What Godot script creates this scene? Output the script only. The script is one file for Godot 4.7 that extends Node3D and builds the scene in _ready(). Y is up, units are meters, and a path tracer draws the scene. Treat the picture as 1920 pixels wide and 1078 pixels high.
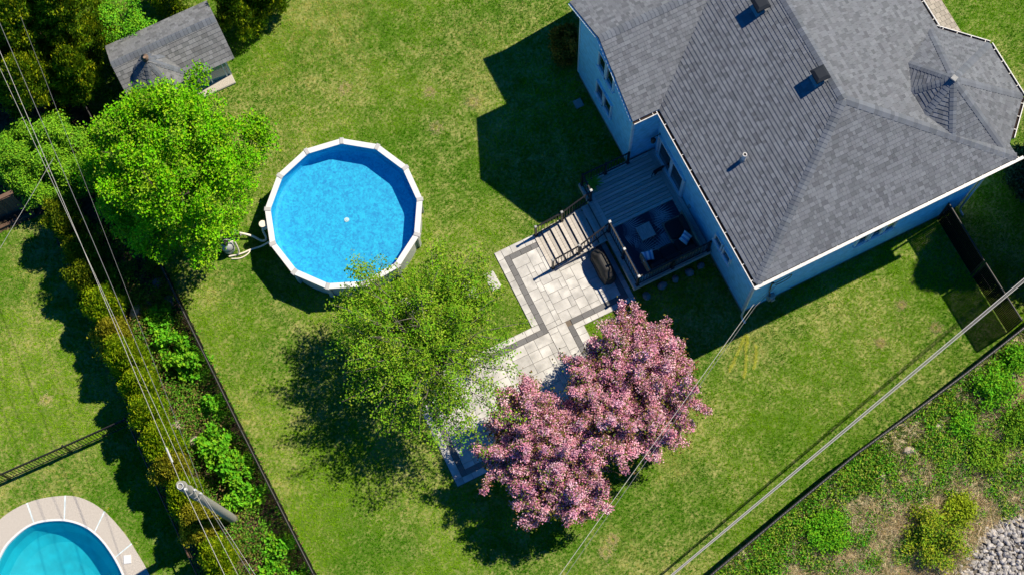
extends Node3D
# A back garden seen from the air: grey-roofed house with a deck and patio, a round pool,
# a maple, a young ash and a pink crabapple, and the neighbour's pool beyond a cedar hedge.
# World: +x points away from the garden through the house, +z along the house front, y up, metres.

var M := {}            # materials by name
var taken := {}        # how often a top-level name has been used
var rng := RandomNumberGenerator.new()
var noise_wide := FastNoiseLite.new()
var noise_mid := FastNoiseLite.new()
var noise_fine := FastNoiseLite.new()
const BLACK_RAIL := 0.045

# ------------------------------------------------------------------ mesh builder
class Builder:
	var v := PackedVector3Array()
	var n := PackedVector3Array()
	var c := PackedColorArray()
	var t := PackedVector2Array()
	var i := PackedInt32Array()
	var col := Color(1, 1, 1)

	func quad(a: Vector3, b: Vector3, d: Vector3, e: Vector3, out: Vector3) -> void:
		var nn := (b - a).cross(d - a)
		if nn.length_squared() < 1e-14:
			nn = (d - a).cross(e - a)
		nn = nn.normalized()
		var s := v.size()
		if nn.dot(out) < 0.0:
			nn = -nn
			v.append_array([a, e, d, b])
			t.append_array([Vector2(0, 0), Vector2(0, 1), Vector2(1, 1), Vector2(1, 0)])
		else:
			v.append_array([a, b, d, e])
			t.append_array([Vector2(0, 0), Vector2(1, 0), Vector2(1, 1), Vector2(0, 1)])
		n.append_array([nn, nn, nn, nn])
		c.append_array([col, col, col, col])
		i.append_array([s, s + 2, s + 1, s, s + 3, s + 2])

	func tri(a: Vector3, b: Vector3, d: Vector3, out: Vector3) -> void:
		var nn := (b - a).cross(d - a).normalized()
		var s := v.size()
		if nn.dot(out) < 0.0:
			nn = -nn
			v.append_array([a, d, b])
		else:
			v.append_array([a, b, d])
		n.append_array([nn, nn, nn])
		c.append_array([col, col, col])
		t.append_array([Vector2(0, 0), Vector2(1, 0), Vector2(0, 1)])
		i.append_array([s, s + 2, s + 1])

	func box(at: Vector3, size: Vector3, b := Basis.IDENTITY) -> void:
		var x := b.x * size.x * 0.5
		var y := b.y * size.y * 0.5
		var z := b.z * size.z * 0.5
		for s in [-1.0, 1.0]:
			quad(at + x * s - y - z, at + x * s + y - z, at + x * s + y + z, at + x * s - y + z, x * s)
			quad(at + y * s - x - z, at + y * s + x - z, at + y * s + x + z, at + y * s - x + z, y * s)
			quad(at + z * s - x - y, at + z * s + x - y, at + z * s + x + y, at + z * s - x + y, z * s)

	func span(x0: float, x1: float, y0: float, y1: float, z0: float, z1: float) -> void:
		box(Vector3(x0 + x1, y0 + y1, z0 + z1) * 0.5, Vector3(x1 - x0, y1 - y0, z1 - z0))

	# a box with its upper edges chamfered
	func slab(at: Vector3, size: Vector3, bevel: float, b := Basis.IDENTITY) -> void:
		var h := size * 0.5
		var lo := [Vector3(-h.x, -h.y, -h.z), Vector3(h.x, -h.y, -h.z), Vector3(h.x, -h.y, h.z), Vector3(-h.x, -h.y, h.z)]
		var mid := []
		var top := []
		for p in lo:
			mid.append(at + b * Vector3(p.x, h.y - bevel, p.z))
			top.append(at + b * Vector3(p.x - signf(p.x) * bevel, h.y, p.z - signf(p.z) * bevel))
		for k in 4:
			var m := (k + 1) % 4
			var out: Vector3 = b * (lo[k] + lo[m])
			quad(at + b * lo[k], at + b * lo[m], mid[m], mid[k], out - b.y * out.dot(b.y))
			quad(mid[k], mid[m], top[m], top[k], (out - b.y * out.dot(b.y)).normalized() + b.y)
		quad(top[0], top[1], top[2], top[3], b.y)
		quad(at + b * lo[0], at + b * lo[1], at + b * lo[2], at + b * lo[3], -b.y)

	func bar(a: Vector3, d: Vector3, w: float, h: float, up := Vector3.UP) -> void:
		var z := (d - a).normalized()
		var x := up.cross(z)
		if x.length() < 0.01:
			x = Vector3.RIGHT.cross(z)
		x = x.normalized()
		var y := z.cross(x)
		box((a + d) * 0.5, Vector3(w, h, a.distance_to(d)), Basis(x, y, z))

	func tube(pts: Array, radii: Array, sides := 8, capped := true) -> void:
		var s := v.size()
		var m := pts.size()
		for k in m:
			var dir: Vector3 = (pts[mini(k + 1, m - 1)] - pts[maxi(k - 1, 0)]).normalized()
			var x := dir.cross(Vector3(0.31, 0.93, 0.17)).normalized()
			var y := x.cross(dir)
			for q in sides:
				var a := TAU * q / sides
				var o := x * cos(a) + y * sin(a)
				v.append(pts[k] + o * radii[k])
				n.append(o)
				c.append(col)
				t.append(Vector2(float(q) / sides, k))
		for k in m - 1:
			for q in sides:
				var a := s + k * sides + q
				var b := s + k * sides + (q + 1) % sides
				i.append_array([a, b, a + sides, b, b + sides, a + sides])
		if capped:
			for e in [0, m - 1]:
				var dir: Vector3 = (pts[0] - pts[1]) if e == 0 else (pts[m - 1] - pts[m - 2])
				for q in range(1, sides - 1):
					tri(v[s + e * sides], v[s + e * sides + q], v[s + e * sides + q + 1], dir)

	# rings of equal length, joined in order; smooth normals by finite differences
	func loft(rings: Array, closed_ends := true, flat := false) -> void:
		var m: int = rings[0].size()
		var mid := Vector3.ZERO
		for r in rings:
			for p in r:
				mid += p
		mid /= rings.size() * m
		if flat:
			for k in rings.size() - 1:
				for q in m:
					var w := (q + 1) % m
					var a: Vector3 = rings[k][q]
					quad(a, rings[k][w], rings[k + 1][w], rings[k + 1][q], (a + rings[k + 1][w]) * 0.5 - mid)
		else:
			var s := v.size()
			for k in rings.size():
				for q in m:
					var along: Vector3 = rings[mini(k + 1, rings.size() - 1)][q] - rings[maxi(k - 1, 0)][q]
					var around: Vector3 = rings[k][(q + 1) % m] - rings[k][(q + m - 1) % m]
					var nn := along.cross(around).normalized()
					if nn.dot(rings[k][q] - mid) < 0.0:
						nn = -nn
					v.append(rings[k][q])
					n.append(nn)
					c.append(col)
					t.append(Vector2(float(q) / m, float(k) / rings.size()))
			for k in rings.size() - 1:
				for q in m:
					var a := s + k * m + q
					var b := s + k * m + (q + 1) % m
					if (v[b] - v[a]).cross(v[a + m] - v[a]).dot(n[a] + n[b] + n[a + m]) >= 0.0:
						i.append_array([a, a + m, b, b, a + m, b + m])
					else:
						i.append_array([a, b, a + m, b, b + m, a + m])
		if closed_ends:
			for e in [0, rings.size() - 1]:
				var mm := Vector3.ZERO
				for p in rings[e]:
					mm += p / m
				for q in m:
					tri(mm, rings[e][q], rings[e][(q + 1) % m], mm - mid)

	func mesh() -> ArrayMesh:
		var a := []
		a.resize(Mesh.ARRAY_MAX)
		a[Mesh.ARRAY_VERTEX] = v
		a[Mesh.ARRAY_NORMAL] = n
		a[Mesh.ARRAY_COLOR] = c
		a[Mesh.ARRAY_TEX_UV] = t
		a[Mesh.ARRAY_INDEX] = i
		var r := ArrayMesh.new()
		r.add_surface_from_arrays(Mesh.PRIMITIVE_TRIANGLES, a)
		return r

# ------------------------------------------------------------------ scene helpers
func numbered(called: String) -> String:
	var k: int = taken.get(called, 0)
	taken[called] = k + 1
	return called if k == 0 else "%s_%03d" % [called, k]

func tag(o: Node3D, label: String, category: String, group := "", kind := "") -> Node3D:
	if label: o.set_meta("label", label)
	if category: o.set_meta("category", category)
	if group: o.set_meta("group", group)
	if kind: o.set_meta("kind", kind)
	return o

func thing(called: String, label: String, category: String, at := Vector3.ZERO, group := "") -> Node3D:
	var o := Node3D.new()
	o.name = numbered(called)
	add_child(o)
	o.position = at
	return tag(o, label, category, group)

# a part whose mesh is written in world coordinates (its thing stands at root.position, unturned)
func part(root: Node3D, called: String, b: Builder, m: Material, parent: Node3D = null) -> MeshInstance3D:
	var o := MeshInstance3D.new()
	o.name = called
	o.mesh = b.mesh()
	o.material_override = m
	(parent if parent else root).add_child(o, true)
	if not parent: o.position = -root.position
	return o

# a part whose mesh is written in the thing's own coordinates
func piece(parent: Node3D, called: String, mesh: Mesh, m: Material, at := Vector3.ZERO, b := Basis.IDENTITY) -> MeshInstance3D:
	var o := MeshInstance3D.new()
	o.name = called
	o.mesh = mesh
	o.material_override = m
	parent.add_child(o, true)
	o.transform = Transform3D(b, at)
	return o

func structure(called: String, b: Builder, m: Material) -> MeshInstance3D:
	var o := MeshInstance3D.new()
	o.name = numbered(called)
	o.mesh = b.mesh()
	o.material_override = m
	add_child(o)
	o.set_meta("kind", "structure")
	return o

func lin(r: float, g: float, b: float) -> Color:
	return Color(r, g, b).linear_to_srgb()

func grain(freq: float, low: float, high: float, octaves := 4, stretch := Vector2.ONE) -> ImageTexture:
	var f := FastNoiseLite.new()
	f.seed = rng.randi() % 10000
	f.noise_type = FastNoiseLite.TYPE_SIMPLEX_SMOOTH
	f.frequency = freq
	f.fractal_octaves = octaves
	var img := f.get_seamless_image(256, 256)
	if stretch != Vector2.ONE:
		img.resize(int(256 * stretch.x), int(256 * stretch.y), Image.INTERPOLATE_LANCZOS)
	img.convert(Image.FORMAT_RGB8)
	var d := img.get_data()
	for k in d.size():
		d[k] = int(255.0 * (low + (high - low) * d[k] / 255.0))
	img = Image.create_from_data(img.get_width(), img.get_height(), false, Image.FORMAT_RGB8, d)
	return ImageTexture.create_from_image(img)

func make(called: String, color: Color, rough := 0.8, tex: Texture2D = null, scale := Vector3.ONE, metal := 0.0) -> StandardMaterial3D:
	var m := StandardMaterial3D.new()
	m.albedo_color = color
	m.roughness = rough
	m.metallic = metal
	if tex:
		m.albedo_texture = tex
		m.uv1_triplanar = true
		m.uv1_world_triplanar = true
		m.uv1_scale = scale
	M[called] = m
	return m

func tinted(called: String, rough: float, tex: Texture2D = null, scale := Vector3.ONE, back := 0.0) -> StandardMaterial3D:
	var m := make(called, Color(1, 1, 1), rough, tex, scale)
	m.vertex_color_use_as_albedo = true
	if back > 0.0:
		m.backlight_enabled = true
		m.backlight = Color(back, back, back)
	return m

func ordinal(k: int) -> String:
	return ["first", "second", "third", "fourth", "fifth", "sixth", "seventh", "eighth", "ninth", "tenth", "eleventh", "twelfth", "thirteenth", "fourteenth", "fifteenth", "sixteenth"][k]

func smooth_path(p: Array, steps := 6, closed := false) -> Array:
	var r := []
	var m := p.size()
	for k in (m if closed else m - 1):
		var a = p[(k + m - 1) % m] if closed else p[maxi(k - 1, 0)]
		var b = p[k]
		var d = p[(k + 1) % m]
		var e = p[(k + 2) % m] if closed else p[mini(k + 2, m - 1)]
		for s in steps:
			r.append(b.cubic_interpolate(d, a, e, float(s) / steps))
	if not closed: r.append(p[m - 1])
	return r

# ------------------------------------------------------------------ plants
# a small spray of leaves: folded diamonds round a point
func spray(count: int, length: float, width: float, spread: float, up_bias: float, droop := 0.0) -> ArrayMesh:
	var b := Builder.new()
	for k in count:
		var at := Vector3(rng.randfn(), rng.randfn() * 0.7, rng.randfn()) * spread * 0.55
		var nn := (Vector3(rng.randfn(), rng.randfn(), rng.randfn()).normalized() + Vector3.UP * up_bias).normalized()
		var x := nn.cross(Vector3(rng.randfn(), rng.randfn(), rng.randfn())).normalized()
		var y := nn.cross(x)
		var l := length * rng.randf_range(0.7, 1.25)
		var w := width * rng.randf_range(0.75, 1.2)
		var fold := nn * w * 0.22
		var tip := at + x * l * 0.5 - Vector3.UP * droop * l
		var root := at - x * l * 0.5
		b.tri(root, at + y * w * 0.5 + fold, tip, nn)
		b.tri(root, tip, at - y * w * 0.5 + fold, nn)
	return b.mesh()

# upright flat needles and fans, as on a cedar
func cedar_spray(count: int, length: float, spread: float) -> ArrayMesh:
	var b := Builder.new()
	for k in count:
		var at := Vector3(rng.randfn(), rng.randfn(), rng.randfn()) * spread * 0.4
		var up := (Vector3(rng.randfn() * 0.55, 1.0, rng.randfn() * 0.55)).normalized()
		var side := up.cross(Vector3(rng.randfn(), rng.randfn(), rng.randfn())).normalized()
		var l := length * rng.randf_range(0.6, 1.3)
		var nn := up.cross(side) + Vector3.UP * 0.3
		b.tri(at, at + up * l + side * l * 0.28, at + up * l * 1.1 - side * l * 0.22, nn)
		b.tri(at + up * l * 0.2, at + up * l * 0.7 + side * l * 0.6, at + up * l * 0.55 + side * l * 0.1, nn)
	return b.mesh()

func grass_tuft(count: int, height: float, spread: float, width: float) -> ArrayMesh:
	var b := Builder.new()
	for k in count:
		var a := rng.randf() * TAU
		var base := Vector3(cos(a), 0, sin(a)) * spread * rng.randf()
		var lean := Vector3(rng.randfn(), 0, rng.randfn()) * 0.55
		var h := height * rng.randf_range(0.5, 1.2)
		var side := Vector3(cos(a + 1.3), 0, sin(a + 1.3)) * width * 0.5
		var tip := base + (Vector3.UP + lean).normalized() * h
		b.tri(base - side, base + side, tip, Vector3.UP + lean * 0.2)
	return b.mesh()

class Cloud:
	var at: Array[Transform3D] = []
	var col := PackedColorArray()
	func add(p: Vector3, b: Basis, c: Color) -> void:
		at.append(Transform3D(b, p))
		col.append(c)

var turns: Array[Basis] = []
func some_turn(s: float) -> Basis:
	return turns[rng.randi() % turns.size()].scaled(Vector3(s, s, s))

# all sprays of one crown joined into one mesh
func foliage(parent: Node3D, called: String, mesh: Mesh, m: Material, cloud: Cloud) -> MeshInstance3D:
	var src := mesh.surface_get_arrays(0)
	var sv: PackedVector3Array = src[Mesh.ARRAY_VERTEX]
	var sn: PackedVector3Array = src[Mesh.ARRAY_NORMAL]
	var si: PackedInt32Array = src[Mesh.ARRAY_INDEX]
	var bv := PackedVector3Array()
	var bn := PackedVector3Array()
	for k in si:
		bv.append(sv[k])
		bn.append(sn[k])
	var v := PackedVector3Array()
	var n := PackedVector3Array()
	var c := PackedColorArray()
	var tint := PackedColorArray()
	tint.resize(bv.size())
	for k in cloud.at.size():
		var x := cloud.at[k]
		v.append_array(x * bv)
		n.append_array(Transform3D(x.basis.orthonormalized(), Vector3.ZERO) * bn)
		tint.fill(cloud.col[k])
		c.append_array(tint)
	var a := []
	a.resize(Mesh.ARRAY_MAX)
	a[Mesh.ARRAY_VERTEX] = v
	a[Mesh.ARRAY_NORMAL] = n
	a[Mesh.ARRAY_COLOR] = c
	var am := ArrayMesh.new()
	am.add_surface_from_arrays(Mesh.PRIMITIVE_TRIANGLES, a)
	return piece(parent, called, am, m)

# uncountable small things as instanced copies
func scatter(parent: Node3D, called: String, mesh: Mesh, m: Material, cloud: Cloud, data := PackedFloat32Array()) -> MultiMeshInstance3D:
	var buf := data
	for k in cloud.at.size():
		var b := cloud.at[k].basis
		var p := cloud.at[k].origin
		var c := cloud.col[k]
		buf.append_array([b.x.x, b.y.x, b.z.x, p.x, b.x.y, b.y.y, b.z.y, p.y, b.x.z, b.y.z, b.z.z, p.z, c.r, c.g, c.b, 1.0])
	var mm := MultiMesh.new()
	mm.transform_format = MultiMesh.TRANSFORM_3D
	mm.use_colors = true
	mm.mesh = mesh
	mm.instance_count = buf.size() / 16
	mm.buffer = buf
	var o := MultiMeshInstance3D.new()
	o.name = called
	o.multimesh = mm
	o.material_override = m
	parent.add_child(o, true)
	return o

func blend(pal: Array, spread := 0.18) -> Color:
	var a: Color = pal[rng.randi() % pal.size()]
	var f := 1.0 + rng.randf_range(-spread, spread)
	return Color(a.r * f * rng.randf_range(0.93, 1.07), a.g * f, a.b * f * rng.randf_range(0.9, 1.1))

# trunk and limbs as tapering tubes; returns limb tips
func limbs(root: Node3D, called_trunk: String, height: float, r: float, ends: Array, m: Material, twigs := 0, twig_len := 0.6) -> void:
	var b := Builder.new()
	var top := Vector3(0.05, height, -0.03)
	b.tube([Vector3(0, -0.1, 0), Vector3(0, 0.12, 0), Vector3(0.03, height * 0.5, 0.02), top], [r * 1.5, r * 1.1, r * 0.9, r * 0.75], 9)
	piece(root, called_trunk, b.mesh(), m)
	var l := Builder.new()
	for e: Vector3 in ends:
		var start := Vector3(0.03, height * rng.randf_range(0.55, 1.0), 0)
		var way := start.lerp(e, 0.45) + Vector3(rng.randfn() * 0.12, absf(e.y - start.y) * 0.12, rng.randfn() * 0.12)
		l.tube([start, start.lerp(way, 0.5), way, way.lerp(e, 0.55) + Vector3(rng.randfn(), rng.randfn(), rng.randfn()) * 0.06, e], [r * 0.5, r * 0.42, r * 0.3, r * 0.18, r * 0.06], 6)
		for k in twigs:
			var f := rng.randf_range(0.25, 0.95)
			var p := way.lerp(e, f)
			var d := ((e - start).normalized() + Vector3(rng.randfn(), rng.randfn() * 0.6 + 0.2, rng.randfn()) * 0.8).normalized() * twig_len * rng.randf_range(0.5, 1.2)
			l.tube([p, p + d * 0.5 + Vector3.UP * 0.03, p + d], [r * 0.12, r * 0.08, r * 0.03], 4, false)
	piece(root, "limbs", l.mesh(), m)

# leaves in rounded lumps: each lump is [centre, radius]
func lump_crown(lumps: Array, per_area: float, pal: Array, size: Vector2, low := -0.35, fill := 0.25) -> Cloud:
	var cl := Cloud.new()
	for e in lumps:
		var tone: float = rng.randf_range(0.86, 1.14)
		var k := int(per_area * e[1] * e[1] * 12.0)
		for q in k:
			var d := Vector3(rng.randfn(), rng.randfn(), rng.randfn()).normalized()
			if d.y < low: d.y = -d.y * 0.6
			var f := rng.randf_range(0.8, 1.08) if rng.randf() > fill else rng.randf_range(0.2, 0.8)
			var c := blend(pal)
			cl.add(e[0] + Vector3(d.x, d.y * 0.8, d.z) * e[1] * f, some_turn(rng.randf_range(size.x, size.y)), Color(c.r * tone, c.g * tone, c.b * tone))
	return cl

# a columnar or rounded cedar built round its own foot; big ones are ragged heaps of lumps
func cedar(called: String, label: String, at: Vector3, h: float, r: float, pal: Array, group := "", round_top := 0.5, density := 1.0, ragged := 0) -> Node3D:
	var t := thing(called, label, "cedar", at, group)
	var b := Builder.new()
	b.tube([Vector3(0, -0.05, 0), Vector3(0, h * 0.5, 0), Vector3(0, h * 0.9, 0)], [r * 0.14, r * 0.1, r * 0.03], 6)
	piece(t, "trunk", b.mesh(), M.bark)
	var cl := Cloud.new()
	if ragged > 0:
		for k in ragged:
			var f := pow(rng.randf(), 0.8)
			var a := rng.randf() * TAU
			var prof: float = pow(1.0 - pow(f, 1.7), 0.8) * rng.randf_range(0.55, 1.15)
			var mid := Vector3(cos(a) * r * prof, h * (0.12 + 0.86 * f) + rng.randf_range(-0.2, 0.2), sin(a) * r * prof)
			var lr := rng.randf_range(0.16, 0.34)
			var tone := rng.randf_range(0.75, 1.25)
			for q in int(lr * lr * 420.0 * density):
				var d := Vector3(rng.randfn(), rng.randfn() * 0.9 + 0.25, rng.randfn()).normalized()
				var c := blend(pal, 0.22)
				var s := rng.randf_range(0.7, 1.2)
				cl.add(mid + d * lr * rng.randf_range(0.5, 1.1), Basis(Vector3.UP, rng.randf() * TAU).scaled(Vector3(s, s, s)), Color(c.r * tone, c.g * tone, c.b * tone))
	else:
		var lobes := []
		for k in 16:
			lobes.append([rng.randf() * TAU, rng.randf_range(0.1, 0.95), rng.randf_range(0.12, 0.42)])
		var total := int(density * 620.0 * h * r)
		for k in total:
			var f := pow(rng.randf(), 0.8)
			var a := rng.randf() * TAU
			var prof: float = lerpf(0.8, 1.0, minf(f * 4.0, 1.0)) * pow(1.0 - pow(f, 2.2 + round_top * 3.0), 0.6)
			var bump := 0.0
			for l in lobes:
				var da := absf(angle_difference(a, l[0]))
				bump += l[2] * exp(-da * da * 7.0 - pow((f - l[1]) * 6.0, 2.0))
			var rr: float = r * (prof * 0.74 + bump * (prof + 0.12)) * rng.randf_range(0.7, 1.05)
			var c := blend(pal, 0.25)
			var s := rng.randf_range(0.7, 1.25)
			cl.add(Vector3(cos(a) * rr, h * f * (0.95 + bump * 0.16) + 0.05, sin(a) * rr), Basis(Vector3.UP, rng.randf() * TAU).scaled(Vector3(s, s, s)), c)
	foliage(t, "crown", M.mesh_cedar, M.leaf, cl)
	return t

func bush(called: String, label: String, at: Vector3, h: float, r: float, pal: Array, mesh: Mesh, group := "", density := 1.0, stems := 6) -> Node3D:
	var t := thing(called, label, "bush", at, group)
	var b := Builder.new()
	var lumps := []
	for k in stems:
		var a := TAU * (k + rng.randf()) / stems
		var f := sqrt(rng.randf_range(0.02, 1.0))
		var e := Vector3(cos(a) * r * f, h * rng.randf_range(0.35, 1.0) * (1.05 - f * f * 0.55), sin(a) * r * f)
		b.tube([Vector3(rng.randfn() * 0.04, -0.05, rng.randfn() * 0.04), e * 0.5 + Vector3.UP * 0.1 * h, e], [0.022, 0.015, 0.005], 5)
		lumps.append([e, rng.randf_range(0.13, 0.26)])
		lumps.append([e * rng.randf_range(0.6, 0.9), rng.randf_range(0.1, 0.2)])
	piece(t, "stems", b.mesh(), M.bark)
	foliage(t, "foliage", mesh, M.leaf, lump_crown(lumps, 60.0 * density, pal, Vector2(0.65, 1.2), -0.5, 0.45))
	return t

# ------------------------------------------------------------------ roofs
func row_limits(poly: Array, t: float) -> Vector2:
	var lo := 1e9
	var hi := -1e9
	for k in poly.size():
		var a: Vector2 = poly[k]
		var b: Vector2 = poly[(k + 1) % poly.size()]
		if absf(a.y - b.y) < 1e-6:
			if absf(a.y - t) < 1e-6:
				lo = minf(lo, minf(a.x, b.x))
				hi = maxf(hi, maxf(a.x, b.x))
			continue
		var f := (t - a.y) / (b.y - a.y)
		if f >= -1e-6 and f <= 1.0 + 1e-6:
			var x := lerpf(a.x, b.x, f)
			lo = minf(lo, x)
			hi = maxf(hi, x)
	return Vector2(lo, hi)

# lays courses of shingles on one roof plane and collects them in tabs
func lay_shingles(tabs: Array, deck: Builder, o: Vector3, u: Vector3, up: Vector3, poly: Array, pal: Array, expose := 0.146) -> void:
	var nn := u.cross(up).normalized()
	if nn.y < 0.0: nn = -nn
	var top := 0.0
	for p in poly: top = maxf(top, p.y)
	var pts := []
	for p in poly: pts.append(o + u * p.x + up * p.y - nn * 0.004)
	for k in range(1, pts.size() - 1):
		deck.tri(pts[0], pts[k], pts[k + 1], nn)
		deck.tri(pts[0] - nn * 0.1, pts[k] - nn * 0.1, pts[k + 1] - nn * 0.1, -nn)
	for k in pts.size():
		var a: Vector3 = pts[k]
		var b: Vector3 = pts[(k + 1) % pts.size()]
		deck.quad(a, b, b - nn * 0.1, a - nn * 0.1, (a + b) * 0.5 - (pts[0] + pts[2]) * 0.5)
	var rows := int(ceil(top / expose))
	for r in rows:
		var t0 := r * expose
		var t1 := minf(t0 + expose, top)
		var l0 := row_limits(poly, t0)
		var l1 := row_limits(poly, t1)
		if r == rows - 1 and l1.x > l1.y: l1 = Vector2((l0.x + l0.y) * 0.5, (l0.x + l0.y) * 0.5)
		var s := minf(l0.x, l1.x) - rng.randf() * 0.3
		var end := maxf(l0.y, l1.y)
		var dark := rng.randf() < 0.3
		while s < end:
			var w: float = [0.1, 0.12, 0.15, 0.18, 0.23][rng.randi() % 5] * rng.randf_range(0.9, 1.1)
			dark = (rng.randf() < 0.28) if not dark else (rng.randf() < 0.16)
			var a := clampf(s, l0.x, l0.y)
			var b := clampf(s + w - 0.004, l0.x, l0.y)
			var c := clampf(s + w - 0.004, l1.x, l1.y)
			var d := clampf(s, l1.x, l1.y)
			s += w
			if b - a < 0.012 and c - d < 0.012: continue
			var tone: Color = pal[2] if dark else pal[rng.randi() % 2]
			var f := rng.randf_range(0.88, 1.12)
			tabs.append([o + u * a + up * t0, o + u * b + up * t0, o + u * c + up * t1, o + u * d + up * t1, nn, up, 0.02 if dark else 0.022, Color(tone.r * f, tone.g * f, tone.b * f), (b - a) * (t1 - t0)])

func put_tab(b: Builder, t: Array) -> void:
	var nn: Vector3 = t[4]
	b.col = t[7]
	var lift: Vector3 = nn * t[6]
	var thin := nn * 0.002
	b.quad(t[0] + lift, t[1] + lift, t[2] + thin, t[3] + thin, nn)
	b.quad(t[0], t[1], t[1] + lift, t[0] + lift, -t[5])
	b.quad(t[0], t[0] + lift, t[3] + thin, t[3], t[0] - t[1])
	b.quad(t[1], t[1] + lift, t[2] + thin, t[2], t[1] - t[0])

# the largest 300 shingles are parts of their own, the rest one joined part
func finish_shingles(root: Node3D, roof: Node3D, tabs: Array, most := 300) -> void:
	tabs.sort_custom(func(a, b): return a[8] > b[8])
	var rest := Builder.new()
	for k in tabs.size():
		if k < most:
			var b := Builder.new()
			put_tab(b, tabs[k])
			part(root, "shingle", b, M.shingle, roof)
		else:
			put_tab(rest, tabs[k])
	if tabs.size() > most:
		part(root, "shingles", rest, M.shingle, roof).set_meta("kind", "stuff")

# bent cap pieces lapped along a ridge or hip from a to d (d higher or level)
func lay_caps(b: Builder, a: Vector3, d: Vector3, n0: Vector3, n1: Vector3, half := 0.155) -> void:
	var dir := (d - a).normalized()
	var s0 := n0.cross(dir).normalized()
	if s0.y > 0.0: s0 = -s0
	var s1 := n1.cross(dir).normalized()
	if s1.y > 0.0: s1 = -s1
	if s0.dot(s1) > 0.7: s1 = -s1
	var step := 0.15
	var count := int(a.distance_to(d) / step)
	for k in count:
		var p := a + dir * step * k
		var q := p + dir * (step + 0.02)
		var f := rng.randf_range(0.85, 1.1)
		var tone: Color = [Color(0.185, 0.208, 0.25), Color(0.2, 0.224, 0.268), Color(0.172, 0.193, 0.232)][rng.randi() % 3]
		b.col = Color(tone.r * f, tone.g * f, tone.b * f)
		var up := (n0 + n1).normalized()
		var hi := up * 0.036
		var lo := up * 0.022
		for e in [[s0, n0], [s1, n1]]:
			var s: Vector3 = e[0] * half
			b.quad(p + hi, q + lo, q + s + e[1] * 0.02, p + s + e[1] * 0.032, e[1])
			b.quad(p + hi, p + s + e[1] * 0.032, p + s, p, -dir)
			b.quad(p + s + e[1] * 0.032, q + s + e[1] * 0.02, q + s, p + s, e[0])

# open gutter along a line; out points away from the house
func gutter(root: Node3D, p0: Vector3, p1: Vector3, out: Vector3, strap_gap := 0.6, guarded := false) -> void:
	var b := Builder.new()
	var y := Vector3.UP
	var w := out * 0.115
	var a := p0
	var d := p1
	b.bar(a + w - y * 0.05, d + w - y * 0.05, 0.014, 0.1)
	b.bar(a + w + out * 0.008 + y * 0.004, d + w + out * 0.008 + y * 0.004, 0.03, 0.012)
	b.bar(a + w * 0.5 - y * 0.105, d + w * 0.5 - y * 0.105, 0.12, 0.012)
	var g := part(root, "gutter", b, M.white_metal)
	if guarded:
		var c := Builder.new()
		c.bar(a + w * 0.66 + y * 0.008, d + w * 0.66 + y * 0.008, 0.09, 0.008)
		part(root, "gutter_guard", c, M.white_metal, g)
	var e := Builder.new()
	e.bar(a + w * 0.47 - y * 0.075, d + w * 0.47 - y * 0.075, 0.1, 0.05)
	part(root, "leaf_litter", e, M.litter, g)
	var h := Builder.new()
	var len := a.distance_to(d)
	var k := strap_gap * 0.5
	while k < len:
		var m := a.lerp(d, k / len)
		h.bar(m - out * 0.02 - y * 0.006, m + w - y * 0.006, 0.022, 0.006)
		k += strap_gap
	part(root, "strap", h, M.white_metal, g)

# ------------------------------------------------------------------ walls and openings
# lap siding on a vertical wall. base runs from p in direction dir; lims gives the clear length at each height
func lap_siding(b: Builder, p: Vector3, dir: Vector3, out: Vector3, y0: float, y1: float, lims: Callable) -> void:
	var course := 0.115
	var y := y0
	while y < y1 - 0.01:
		var e := minf(y + course, y1)
		var l0: Vector2 = lims.call(y)
		var l1: Vector2 = lims.call(e)
		if l0.y - l0.x > 0.02:
			if l1.x > l1.y: l1 = Vector2((l1.x + l1.y) * 0.5, (l1.x + l1.y) * 0.5)
			var a := p + dir * l0.x + Vector3.UP * y
			var d := p + dir * l0.y + Vector3.UP * y
			var f := p + dir * l1.y + Vector3.UP * e
			var g := p + dir * l1.x + Vector3.UP * e
			b.quad(a + out * 0.014, d + out * 0.014, f, g, out)
			b.quad(a, d, d + out * 0.014, a + out * 0.014, -Vector3.UP)
		y = e

func window(root: Node3D, at: Vector3, out: Vector3, w: float, h: float, rail := true) -> void:
	var r := Vector3.UP.cross(out)
	var b := Builder.new()
	var u := Vector3.UP
	var f := 0.06
	var o := at + out * 0.03
	var flat := Basis(r, u, out)
	for s in [-1.0, 1.0]:
		b.box(o + r * s * (w * 0.5 + f * 0.5), Vector3(f, h + 2 * f, 0.085), flat)
		b.box(o + u * s * (h * 0.5 + f * 0.5), Vector3(w, f, 0.085), flat)
	if rail:
		b.box(o - out * 0.004, Vector3(w, 0.035, 0.06), flat)
	var win := part(root, "window", b, M.white_trim)
	var g := Builder.new()
	g.box(at + out * 0.022, Vector3(w, h, 0.012), flat)
	part(root, "pane", g, M.glass, win)
	var s := Builder.new()
	s.box(at + out * 0.055 - u * (h * 0.5 + f + 0.015), Vector3(w + 0.2, 0.03, 0.11), flat)
	part(root, "sill", s, M.white_trim, win)

const EAVE := 5.07
const RIDGE := 7.40

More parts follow.
